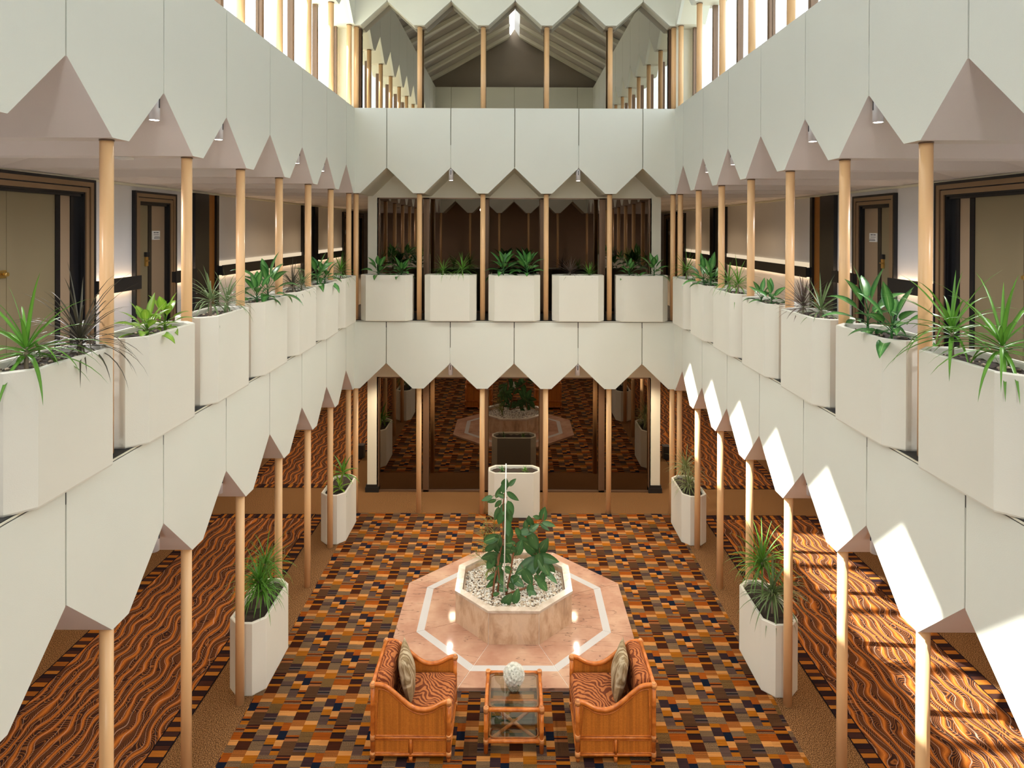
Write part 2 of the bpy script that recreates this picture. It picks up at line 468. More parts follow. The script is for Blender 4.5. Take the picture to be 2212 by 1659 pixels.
# topmost tunnels over the clerestory ledge
zb, zp, zt = LV['top']
XO = 2.95
for sg in (-1, 1):
    mb = MB()
    for k in range(10):
        yk = Y0+.5+k; a, b = yk-.5, yk+.5; p, q = a+TIP, b-TIP
        P = lambda x, y, z: SV(sg*x, y, z)
        for (u0, z0), (u1, z1) in (((a,zb),(p,zb)), ((p,zb),(yk,zp)), ((yk,zp),(q,zb)), ((q,zb),(b,zb))):
            mb.poly([P(W+TH,u0,z0), P(W+TH,u1,z1), P(XO,u1,z1), P(XO,u0,z0)])
        # outer eaves face above the tunnel mouth
        mb.poly([P(XO,a,zt), P(XO,a,zb), P(XO,p,zb), P(XO,yk,zp), P(XO,q,zb), P(XO,b,zb), P(XO,b,zt)])
    mb.box(sg*W*S, sg*XO*S, Y1*S, (Y1+.6)*S, zb*S, zt*S)
    struct('ceiling', mb, 'cream_paint')
mb = MB()
for xk in (-2,-1,0,1,2): fold_end(mb, xk, zb, zp, Y1+TH, Y1+.26)
struct('ceiling', mb, 'cream_paint')

# pitched folded roof with translucent ridge lights -------------------------------
ZE, ZR, AMP, XS = 9.0, 10.7, .55, .16
for sg in (-1, 1):
    mb = MB()
    for k in range(-2, 22):
        y0_, y1_ = Y0+k*.5, Y0+(k+1)*.5
        o0, o1 = (0, AMP) if k % 2 == 0 else (AMP, 0)
        zs = ZR-(ZR-ZE)*XS/W
        mb.poly([SV(sg*(W+.7),y0_,ZE-.05), SV(sg*(W+.7),y1_,ZE-.05), SV(sg*XS,y1_,zs+o1), SV(sg*XS,y0_,zs+o0)])
    struct('ceiling', mb, 'roof_plate')
for sg in (-1, 1):        # pale ribs along the valleys of the folded roof
    mb = MB()
    for k in range(11):
        y0_, y1_ = Y0+k-.085, Y0+k+.085; zs = ZR-(ZR-ZE)*XS/W
        a = [SV(sg*(W+.7),y0_,ZE-.12), SV(sg*(W+.7),y1_,ZE-.12), SV(sg*XS,y1_,zs-.02), SV(sg*XS,y0_,zs-.02)]
        mb.prism(a, (0,0,.12))
    struct('ceiling', mb, 'cream_paint')
mb = MB()
for k in range(-2, 22):
    y0_, y1_ = Y0+k*.5, Y0+(k+1)*.5
    o0, o1 = (0, AMP) if k % 2 == 0 else (AMP, 0)
    zs = ZR-(ZR-ZE)*XS/W
    for sg in (-1, 1):
        mb.poly([SV(sg*XS,y0_,zs+o0), SV(sg*XS,y1_,zs+o1), SV(0,y1_,zs+.25+o1), SV(0,y0_,zs+.25+o0)])
struct('window_1', mb, 'skylight_pane')
for nm, yy in (('wall_gable_back', Y1+.30), ('wall_gable_front', Y0-.30)):
    mb = MB(); mb.box(-3.2*S, 3.2*S, yy*S, (yy+.04 if yy > 5 else yy-.04)*S, 8.06*S, 11.4*S)
    struct(nm, mb, 'gable_wall')

# clerestory ledges, roofs over the balconies, end piers --------------------------
for sg, sd in ((-1, 'left'), (1, 'right')):
    mb = MB()
    mb.box(sg*(W+TH)*S, sg*5.75*S, (YF-.2)*S, (YEND+.5)*S, 6.10*S, 6.22*S)
    struct('floor_clerestory_'+sd, mb, 'cream_paint')
    mb = MB()
    mb.box(sg*2.80*S, sg*2.92*S, (Y1+.121)*S, (Y1+1.0)*S, 6.22*S, 9*S)
    mb.box(sg*2.80*S, sg*2.92*S, -.6*S, (Y0+.4)*S, 6.22*S, 9*S)
    struct('wall_pier_'+sd, mb, 'cream_paint')
mb = MB(); mb.box(-3*S, 3*S, (Y1+TH)*S, (Y1+.9)*S, 6.10*S, 6.22*S); struct('floor_clerestory_back', mb, 'cream_paint')
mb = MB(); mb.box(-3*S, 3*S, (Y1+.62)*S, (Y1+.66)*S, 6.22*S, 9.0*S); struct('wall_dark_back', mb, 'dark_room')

for sg, sd in ((-1, 'left'), (1, 'right')):
    mb = MB(); mb.box(sg*2.475*S, sg*2.84*S, (Y1+.20)*S, (Y1+.26)*S, 6.22*S, 9.0*S); struct('wall_return_'+sd, mb, 'cream_paint')
# side clerestory windows, one per module
wn = 2
for sg in (-1, 1):
    for k in range(10):
        ym = Y0+k+1.0
        if ym > Y1+.05: continue
        fr = MB()
        y_ = ym+.09
        fr.box(sg*2.805*S, sg*2.875*S, (y_-.03)*S, (y_+.03)*S, 6.22*S, 8.1*S)
        fr.box(sg*2.81*S, sg*2.87*S, (y_-1+.03)*S, (y_-.03)*S, 6.22*S, 6.27*S)
        w = struct('window_%d' % wn, fr, 'bronze'); wn += 1
        pm = MB(); pm.box(sg*2.835*S, sg*2.845*S, (y_-.97)*S, (y_-.03)*S, 6.27*S, 8.1*S)
        build('pane', pm, 'glass_clear', w)

# back glazing of the top storey
root = empty('window_%d' % wn, kind='structure'); wn += 1
for k in range(5):
    xk = -2+k; yy = Y1+.2
    zb, zp, zt = LV['top']
    a, b = xk-.5, xk+.5
    if k == 0: a += .06
    if k == 4: b -= .06
    mb = MB(); mb.box((a+.015)*S, (b-.015)*S, yy*S, (yy+.01)*S, 6.22*S, 8.08*S)
    build('pane', mb, 'glass_smoke', root)
mb = MB()
for x in (-2.47, 2.47): mb.box((x-.03)*S, (x+.03)*S, (yy-.03)*S, (yy+.03)*S, 6.22*S, 8.0*S)
for x in (-1.5,-.5,.5,1.5): mb.box((x-.012)*S, (x+.012)*S, (yy-.01)*S, (yy+.02)*S, 6.22*S, 8.05*S)
build('window_frame', mb, 'bronze', root)

# glazed back walls of the two lower storeys --------------------------------------
for lev, zf in (('low', 0.0), ('mid', 3.06)):
    zb, zp, zt = LV[lev]
    gt = zf+1.965
    mb = MB()
    yb = YB
    mb.box(-2.5*S, -2.32*S, yb*S, (yb+.12)*S, zf*S, (zp+.3)*S)
    mb.box(2.32*S, 2.5*S, yb*S, (yb+.12)*S, zf*S, (zp+.3)*S)
    mb.box(-2.32*S, 2.32*S, yb*S, (yb+.12)*S, gt*S, (zp+.3)*S)
    for sg in (-1, 1): mb.box(sg*2.5*S, sg*2.42*S, (yb+.12)*S, YEND*S, zf*S, (zp+.3)*S)
    struct('wall_back_'+LABEL_LEVEL[lev]+'_glazing', mb, 'cream_paint')
    mb = MB()
    for sg in (-1, 1): mb.box(sg*2.30*S, sg*2.53*S, (yb-.03)*S, (yb+.2)*S, zf*S, (zf+.085)*S); mb.box(sg*2.32*S, sg*2.52*S, (yb-.015)*S, (yb+.2)*S, (zf+.085)*S, (zf+.125)*S)
    struct('baseboard_'+LABEL_LEVEL[lev], mb, 'plinth_black')
    root = empty('window_%d' % wn, kind='structure'); wn += 1
    ms = [-2.32, -1.5, -.475, .475, 1.5, 2.32]; hw = [.02, .05, .035, .035, .05, .02]
    for k in range(5):
        mb = MB(); mb.box((ms[k]+hw[k])*S, (ms[k+1]-hw[k+1])*S, (yb+.03)*S, (yb+.04)*S, (zf+.03)*S, (gt-.02)*S)
        o = build('pane', mb, 'glass_bronze', root)
    fr = MB()
    for x, h in zip(ms, hw): fr.box((x-h)*S, (x+h)*S, (yb+.0)*S, (yb+.07)*S, zf*S, gt*S)
    fr.box(-2.32*S, 2.32*S, yb*S, (yb+.07)*S, (gt-.02)*S, gt*S); fr.box(-2.32*S, 2.32*S, yb*S, (yb+.07)*S, zf*S, (zf+.03)*S)
    build('window_frame', fr, 'bronze', root)
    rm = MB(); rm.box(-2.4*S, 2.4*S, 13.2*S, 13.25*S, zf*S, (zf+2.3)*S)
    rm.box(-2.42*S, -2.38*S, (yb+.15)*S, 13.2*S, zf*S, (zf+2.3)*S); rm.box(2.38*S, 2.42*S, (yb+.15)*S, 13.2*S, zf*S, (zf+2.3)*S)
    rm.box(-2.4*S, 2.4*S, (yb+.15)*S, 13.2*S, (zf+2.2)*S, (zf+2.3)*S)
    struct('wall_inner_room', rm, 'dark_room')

# floors ---------------------------------------------------------------------------
mb = MB(); mb.box(-6*S, 6*S, -2*S, 23*S, -.2, 0); struct('floor', mb, 'carpet_plain')
for sg, sd in ((-1, 'left'), (1, 'right')):
    mb = MB()
    mb.box(sg*(W+.004)*S, sg*5.0*S, -.85*S, YEND*S, 2.95*S, 3.06*S)
    struct('floor_balcony_'+sd, mb, 'ledge_black')
    mb = MB(); mb.box(sg*(W+.42)*S, sg*XW*S, -.85*S, YEND*S, 3.06*S, 3.066*S); struct('floor_corridor_'+sd, mb, 'corridor_carpet')
    mb = MB()
    mb.box(sg*(W-.003)*S, sg*(W+.03)*S, Y0*S, Y1*S, 3.044*S, 3.054*S)
    struct('trim_ledge_'+sd, mb, 'cream_paint')
mb = MB(); mb.box(-W*S, W*S, (Y1+.004)*S, 13.3*S, 2.95*S, 3.06*S); struct('floor_balcony_back', mb, 'ledge_black')
mb = MB(); mb.box(-W*S, W*S, (Y1-.003)*S, (Y1+.03)*S, 3.044*S, 3.054*S); struct('trim_ledge_back', mb, 'cream_paint')
mb = MB(); mb.box(-W*S, W*S, YF*S, (Y0-.004)*S, 2.95*S, 3.06*S); struct('floor_balcony_front', mb, 'ledge_black')

# outer walls
for sg, sd in ((-1, 'left'), (1, 'right')):
    mb = MB(); mb.box(sg*5.6*S, sg*5.7*S, -1*S, YEND*S, 0, 2.3*S); struct('wall_ground_'+sd, mb, 'corridor_wall')
    # balcony corridor wall with door openings
    ops = [(5.10, 7.20, 4.87), (8.28, 8.99, 4.82), (18.25, 18.9, 4.82), (19.7, 20.4, 4.82)]
    mb = MB(); y = -1.0
    for a, b, top in ops:
        mb.box(sg*XW*S, sg*(XW+.1)*S, y*S, a*S, 3.06*S, 5.2*S)
        mb.box(sg*XW*S, sg*(XW+.1)*S, a*S, b*S, top*S, 5.2*S)
        y = b
    mb.box(sg*XW*S, sg*(XW+.1)*S, y*S, YEND*S, 3.06*S, 5.2*S)
    struct('wall_corridor_'+sd, mb, 'corridor_wall')
    mb = MB(); mb.box(sg*(XW-.03)*S, sg*XW*S, -.85*S, YEND*S, 5.02*S, 5.05*S); struct('trim_cornice_'+sd, mb, 'cream_paint')
mb = MB(); mb.box(-5.8*S, 5.8*S, YEND*S, (YEND+.1)*S, 0, 6.1*S); struct('wall_far_end', mb, 'corridor_wall')
front = empty('wall_front', kind='structure')
mb = MB(); mb.box(-5.8*S, 5.8*S, (YF-.1)*S, YF*S, 0, 6.2*S); build('wall_panel', mb, 'front_wall', front)
mb = MB()
for z0, z1 in ((0, 1.995), (3.06, 5.05)):
    for x in (-2.5,-1.5,-.5,.5,1.5,2.5): mb.tube([SV(x,-.018,z0), SV(x,-.018,z1)], .04*S, 12)
build('column_row', mb, 'column_paint', front)

# doors on the balcony corridors, both sides mirrored -------------------------------
dn = 1
def nested_frame(mb, P, a, b, zf, top, layers):
    """layers: (width, thickness proud of wall, mat)"""
    o = 0
    for wd, pr, m in layers:
        x0, x1 = -pr, .02
        mb_box = lambda u0, u1, z0, z1: P(mb, x0, x1, u0, u1, z0, z1, m)
        mb_box(a-o-wd, a-o, zf, top+o+wd); mb_box(b+o, b+o+wd, zf, top+o+wd); mb_box(a-o, b+o, top+o, top+o+wd)
        o += wd
LAY = [(.018,.02,0), (.045,.035,1), (.012,.03,0), (.045,.045,1), (.028,.05,0)]
for sg, sd in ((-1, 'left'), (1, 'right')):
    def PB(mb, x0, x1, u0, u1, z0, z1, m=0):   # x measured outward from the corridor face of the wall
        mb.box(sg*(XW+x0)*S, sg*(XW+x1)*S, u0*S, u1*S, z0*S, z1*S, m)
    for (a, b, top), wide in zip(ops, (True, False, False, False)):
        root = empty('door_%d' % dn, kind='structure'); dn += 1
        lay = LAY if not wide else [(.02,.02,0), (.05,.035,1), (.014,.03,0), (.05,.045,1), (.03,.05,0)]
        # frame grows outward over the wall from the opening
        fm = MB(); nested_frame(fm, PB, a, b, 3.06, top, lay)
        for u in (a, b):      # glossy black reveals
            PB(fm, 0, .2, u-.01 if u == a else u-.012, u+.012 if u == a else u+.01, 3.06, top)
        PB(fm, 0, .2, a, b, top-.03, top)
        build('door_frame', fm, ['black_gloss', 'gold_paint'], root)
        d = .045
        if wide:
            for u0, u1 in ((a+.02, 5.22), (6.90, b-.02)): pass
            m = MB(); PB(m, d, d+.04, a+.02, 6.175, 3.07, top-.03); build('door_leaf', m, 'olive_door', root)
            m = MB(); PB(m, d, d+.04, 6.183, 6.83, 3.07, top-.03); build('door_leaf', m, 'olive_door', root)
            m = MB(); PB(m, d-.01, d+.05, 6.83, 6.90, 3.06, top-.03); PB(m, d-.01, d+.05, 7.06, b, 3.06, top-.03); build('mullion', m, 'black_gloss', root)
            m = MB(); PB(m, d, d+.04, 6.90, 7.06, 3.07, top-.03); build('side_panel', m, 'taupe_panel', root)
            k = MB(); PB(k, d-.012, d, 6.05, 6.165, 4.01, 4.085)
            k.tube([SV(sg*(XW+d-.01), 6.115, 4.048), SV(sg*(XW+d-.03), 6.115, 4.048), SV(sg*(XW+d-.035), 6.115, 4.048), SV(sg*(XW+d-.065), 6.115, 4.048)], [.012,.012,.026,.022], 12)
            build('door_knob', k, 'brass', root)
        else:
            i0, i1 = a+.012, b-.012; w = i1-i0
            s0, s1 = i0+.40*w, i0+.51*w
            m = MB(); PB(m, d, d+.04, i0, s0, 3.07, top-.03); build('door_leaf', m, 'olive_door', root)
            m = MB(); PB(m, d-.01, d+.05, s0, s1, 3.06, top-.03); build('mullion', m, 'black_gloss', root)
            m = MB(); PB(m, d, d+.04, s1, i1, 3.07, top-.03); build('side_panel', m, 'taupe_panel', root)
            m = MB(); PB(m, d-.012, d, s1+.015, s1+.20, 4.335, 4.455); n_ = build('notice', m, 'white_plate', root)
            m = MB()
            for u0, u1, z0, z1 in ((.03,.07,4.425,4.437), (.085,.09,4.425,4.437), (.105,.145,4.425,4.437), (.03,.15,4.398,4.404), (.05,.17,4.372,4.378), (.04,.18,4.352,4.362)):
                PB(m, d-.016, d-.012, s1+.015+u0, s1+.015+u1, z0, z1)
            build('lettering', m, 'ink', n_)
            m = MB(); PB(m, d-.02, d, s0-.075, s0-.02, 3.99, 4.11)
            m.tube([SV(sg*(XW+d), s0-.047, 4.06), SV(sg*(XW+d-.05), s0-.047, 4.06), SV(sg*(XW+d-.055), s0-.13, 4.06)], .009*S, 8)
            h_ = build('door_handle', m, 'brass', root)
            m = MB(); PB(m, d-.035, d, s0-.085, s0-.015, 4.115, 4.175); build('lock', m, 'black_satin', h_)

# black piers and the amber recess on the corridor walls
tn = 1
for sg, sd in ((-1, 'left'), (1, 'right')):
    for a, b, pr, mat in ((9.64, 10.08, .06, 'black_gloss'), (10.36, 10.44, .05, 'black_gloss'), (14.6, 15.05, .06, 'black_gloss'), (15.45, 15.72, .06, 'black_gloss'), (10.08, 10.36, .012, 'amber_panel'), (15.05, 15.45, .012, 'black_satin'), (19.05,19.45,.06,'black_gloss')):
        mb = MB(); mb.box(sg*(XW-pr)*S, sg*(XW+.02)*S, a*S, b*S, 3.06*S, 5.02*S); struct('trim_%d' % tn, mb, mat); tn += 1

# wall lights: a black rail held off the wall with a glowing tube behind it
def wall_light(sg, a, b, label):
    z0, z1 = 3.722, 3.893
    r = empty('wall_light', SV(sg*XW, (a+b)/2, z0), 0, label, 'wall light', 'black rail wall lights on the balcony corridors')
    L = (b-a)*S
    m = MB(); x0, x1 = -sg*.085*S, -sg*.10*S
    m.box(x0, x1, -L/2, L/2, 0, (z1-z0)*S)
    for q in (-L/2+.005, L/2-.015): m.box(-sg*.0*S, x0, q, q+.01, .01, (z1-z0)*S-.01)
    build('rail', m, 'black_satin', r)
    m = MB(); n = max(1, int(round(L/1.2))); seg = L/n
    for k in range(n):
        if L < 2: m.tube([(-sg*.045*S, -L/2+k*seg+.03, .145), (-sg*.045*S, -L/2+(k+1)*seg-.03, .145)], .010, 8)
        m.tube([(-sg*.045*S, -L/2+k*seg+.03, .04), (-sg*.045*S, -L/2+(k+1)*seg-.03, .04)], .014, 8)
    build('tube_lamp', m, 'tube_glow', r)
    if L > 2:
        m = MB()
        for k in range(n): m.box(-sg*.02, -sg*.026, -L/2+k*seg+.006, -L/2+(k+1)*seg-.006, .10, (z1-z0)*S+.075)
        build('diffuser', m, 'strip_glow', r)
for sg, sd in ((-1, 'left'), (1, 'right')):
    wall_light(sg, 7.36, 8.18, 'short black rail wall light between the two near doors of the %s balcony' % sd)
    wall_light(sg, 8.98+.04, 9.62, 'short black rail wall light between single door and black pier, %s balcony' % sd)
    wall_light(sg, 10.46, 14.58, 'longest black rail wall light with warm glow on the %s balcony wall' % sd)
    wall_light(sg, 15.74, 18.05, 'farther black rail wall light beyond the dark opening on the %s balcony' % sd)

# ceiling disc light on the left balcony
o = empty('ceiling_light', SV(-3.08, 5.079, 5.05), 0, 'small white round disc light under the left balcony ceiling', 'ceiling light')
m = MB(); m.lathe([(.070,-.018), (.072,0)], n=20); build('body', m, 'white_paint', o)
m = MB(); m.lathe([(.001,-.024), (.05,-.022), (.066,-.0185)], n=20); build('diffuser', m, 'white_plate', o)

# ------------------------------------------------------------------ columns
FLOORN = {'low': 'ground floor', 'mid': 'balcony', 'top': 'top storey'}
ZC = {'low': (0, 1.995), 'mid': (3.06, 5.05), 'top': (6.22, 7.675)}
def column_mesh(lev):
    h = (ZC[lev][1]-ZC[lev][0])*S; r = .04*S
    m = MB(); m.lathe([(r,0), (r,h)], n=20); return m
for lev in ('low', 'mid', 'top'):
    ref = None
    spots = []
    for sd, sg in (('left', -1), ('right', 1)):
        for k in range(7):
            j = ORD[k]+' from the far corner' if k else 'nearest the far corner'
            spots.append((sg*2.59, Y1-k, 'tan round column in %s %s row, %s' % (sd, FLOORN[lev], j)))
    for k in range(6):
        spots.append((-2.5+k, Y1+.1, 'tan round column of the far %s row, %s from left' % (FLOORN[lev], ORD[k])))
    for x, y, lb in spots:
        if ref is None:
            o = ref = empty('column')
            shaft = build('shaft', column_mesh(lev), 'column_paint', o)
            m = MB(); z = (ZC[lev][1]-ZC[lev][0])*S-.012; m.lathe([(.043*S, 0), (.043*S, .011)], n=20)
            for k_, v_ in enumerate(m.v): m.v[k_] = (v_[0], v_[1], v_[2]+z)
            build('collar', m, 'bronze', o)
        else:
            o = copy_tree(ref)
        o.location = SV(x, y, ZC[lev][0])
        tag(o, lb, 'column', 'tan columns of the '+FLOORN[lev], 'thing')

# pendant spot lamps at the gable peaks ---------------------------------------------
def lamp_parts(root, sx, sy, zp, zt):
    """local frame: +Y points outward behind the facade"""
    m = MB(); c = (0, .075, -.115)
    m.lathe([(.034,-.206), (.036,-.215), (.040,-.215), (.040,-.03), (.0375,-.012), (.012,-.010), (.012,-.004)], (0,.075,0), 20)
    h = build('housing', m, 'steel', root)
    m = MB(); m.box(-.006,.006,.033,.037,-.12,-.04); build('slot', m, 'ink', h)
    m = MB(); m.lathe([(.0001,-.2135), (.0345,-.2135), (.0345,-.207)], (0,.075,0), 20); build('bulb', m, 'lamp_glow', root)
    m = MB()
    top = (zt-zp)*S*.38
    m.tube([(0,.012,top), (0,.012,.03), (0,.02,.006), (0,.05,-.004), (0,.075,-.006)], .0085, 8)
    build('conduit', m, 'fascia_paint', root)
proto = None
lamps = []
for lev in ('low', 'mid'):
    zb, zp, zt = LV[lev]
    for sd, rz in (('left', PI/2), ('right', -PI/2)):
        for k in (1, 2, 4, 5):
            sg = -1 if sd == 'left' else 1
            lamps.append((sd, SV(sg*W, 3.579+k, zp), rz, lev, '%s from the near edge' % ORD[[1,2,4,5].index(k)]))
    for x in (-1, 1):
        lamps.append(('far', SV(x, Y1, zp), 0, lev, 'left of centre' if x < 0 else 'right of centre'))
protos = {}
for sd, loc, rz, lev, which in lamps:
    lb = 'small steel cylinder lamp under the %s %s facade, %s' % ('lower' if lev == 'low' else 'upper', sd, which)
    if lev not in protos:
        o = empty('pendant_lamp'); lamp_parts(o, 0, 0, LV[lev][1], LV[lev][2]); protos[lev] = o
    else: o = copy_tree(protos[lev])
    o.location = loc; o.rotation_euler = (0,0,rz)
    tag(o, lb, 'lamp', 'pendant cylinder lamps')
    ld = bpy.data.lights.new('lamp_beam', 'SPOT'); ld.energy = 66 if lev == 'mid' else 34; ld.color = (.98,.96,.86) if lev == 'mid' else (1,.90,.76)
    ld.spot_size = math.radians(98); ld.spot_blend = .7; ld.shadow_soft_size = .022
    lo = bpy.data.objects.new('lamp_beam', ld); C.objects.link(lo)
    dv = Vector((0,.075,-.225)); dv.rotate(Matrix.Rotation(rz, 3, 'Z'))
    lo.location = Vector(loc)+dv
    sdv = Vector((0,-1.15 if lev == 'mid' else -.9,-1)); sdv.rotate(Matrix.Rotation(rz, 3, 'Z'))
    lo.rotation_euler = sdv.to_track_quat('-Z', 'Y').to_euler()

# ------------------------------------------------------------------ planters
def oct_ring(hl, hd, c): return [(-hl+c,-hd), (hl-c,-hd), (hl,-hd+c), (hl,hd-c), (hl-c,hd), (-hl+c,hd), (-hl,hd-c), (-hl,-hd+c)]
def planter_parts(root, h):
    m = MB(); hl, hd, c = .405*S, .178*S, .10*S; e = .028
    rings = [(oct_ring(hl-.004,hd-.004,c), 0), (oct_ring(hl,hd,c), .012), (oct_ring(hl,hd,c), h-.006), (oct_ring(hl-.005,hd-.005,c), h), (oct_ring(hl-e,hd-e,c-.012), h), (oct_ring(hl-e-.006,hd-e-.006,c-.012), h-.01), (oct_ring(hl-e-.006,hd-e-.006,c-.012), h-.07)]
    ids = [[m.vert((x,y,z)) for x, y in r] for r, z in rings]
    m.face(ids[0][::-1])
    for a in range(len(ids)-1):
        for k in range(8): m.face((ids[a][k], ids[a][(k+1) % 8], ids[a+1][(k+1) % 8], ids[a+1][k]))
    build('body', m, 'planter_paint', root)
    m = MB(); r = oct_ring(hl-e-.004, hd-e-.004, c-.012)
    n = 14; g = []
    for i in range(n+1):
        row = []
        for j in range(7):
            x = -hl+e+(2*hl-2*e)*i/n; y = -hd+e+(2*hd-2*e)*j/6
            lim = hl-e+hd-e-c+.006-.012
            ex = abs(x)+abs(y)-lim
            if ex > 0: x -= math.copysign(ex/2, x); y -= math.copysign(ex/2, y)
            row.append(m.vert((x, y, h-.045+R.uniform(-.012,.012))))
        g.append(row)
    for i in range(n):
        for j in range(6): m.face((g[i][j], g[i+1][j], g[i+1][j+1], g[i][j+1]), 0, True)
    so = build('soil', m, 'soil', root)
    m = MB()
    for _ in range(46 if h > .78 else 0):
        x = R.uniform(-hl*.8,hl*.8); y = R.uniform(-hd*.7,hd*.7)
        q = R.uniform(.006,.014); m.ball((x,y,h-.035), q, q*R.uniform(.7,1.2), q*.7, 6, R.choice((0,0,1)))
    if m.v: o = build('gravel', m, ['stone_tan', 'stone_dark'], so); o['kind'] = 'stuff'
PH, PH0 = .715*S, .70*S
ref = {}
def planter(x, y, z, rz, label, group):
    key = 'b' if z > 1 else 'g'
    if key not in ref:
        o = empty('planter'); planter_parts(o, PH if key == 'b' else PH0); ref[key] = o
    else: o = copy_tree(ref[key])
    o.location = (x, y, z); o.rotation_euler = (0,0,rz)
    tag(o, label, 'planter', group)

# plants: a cane or short stems with a head of leaves ----------------------------------
def dracaena(seed, hs, L, n, mat, w=.016, lean=(0,0), dr=1.6, stemmat='cane', heads=1):
    if hs > .05: L *= 1.32 if L < .33 else 1.12; w *= 1.1
    r = random.Random(seed); st = MB(); fo = MB()
    for hd in range(heads):
        a0 = r.uniform(0, 6.3); off = .05*hd
        top = Vector((lean[0]+off*math.cos(a0), lean[1]+off*math.sin(a0), hs*(1-.25*hd)))
        st.tube([(0.02*hd,0,-.05), (top.x*.4,top.y*.4,hs*.4), tuple(top)], [.013,.012,.010], 7)
        for k in range(n):
            t = k/max(1, n-1)
            az = k*2.39996+r.uniform(-.25,.25); el = math.radians(78-80*t**.75+r.uniform(-9,9))
            d = Vector((math.cos(az)*math.cos(el), math.sin(az)*math.cos(el), math.sin(el)))
            fo.leaf(top-Vector((0,0,.055*t)), d, L*r.uniform(.75,1.1), w*r.uniform(.85,1.15), dr*r.uniform(.6,1.3)*(.6+.7*t), 7, 'strap', 0, .2)
    return (st, stemmat), (fo, mat)
def broad(seed, hs, L, n, mat, w=.075, dr=.9, spread=.02):
    if hs > .03: L *= 1.28; w *= 1.2; hs *= 1.15; n = int(n*1.35)
    r = random.Random(seed); st = MB(); fo = MB()
    st.tube([(0,0,-.05), (.004,.003,hs*.6), (0,0,hs)], [.010,.009,.006], 6)
    for k in range(n):
        t = k/max(1, n-1)
        az = k*2.39996+r.uniform(-.3,.3)+seed; el = math.radians(72-72*t+r.uniform(-8,8))
        d = Vector((math.cos(az)*math.cos(el), math.sin(az)*math.cos(el), math.sin(el)))
        b0 = Vector((0,0,hs*(1-.7*t)))
        pl = L*.45*r.uniform(.8,1.2); p1 = b0+d*pl
        st.tube([tuple(b0), tuple(b0+d*pl*.5+Vector((0,0,.01))), tuple(p1)], .0035, 5)
        fo.leaf(p1, d, L*r.uniform(.8,1.1), w*r.uniform(.85,1.1), dr*r.uniform(.7,1.2)*(.5+t), 7, 'lance', 0, .16, r.uniform(-.35,.35))
    return (st, 'leaf_lime' if mat == 'leaf_lime' else 'leaf_broad'), (fo, mat)
def plant(name, loc, rz, parts, label, cat, group):
    o = empty(name, loc, rz, label, cat, group)
    (a, ma), (b, mb_) = parts
    build('stem', a, ma, o); build('foliage', b, mb_, o)

GP = 'planters along the balcony edge'; GQ = 'plants in the balcony planters'
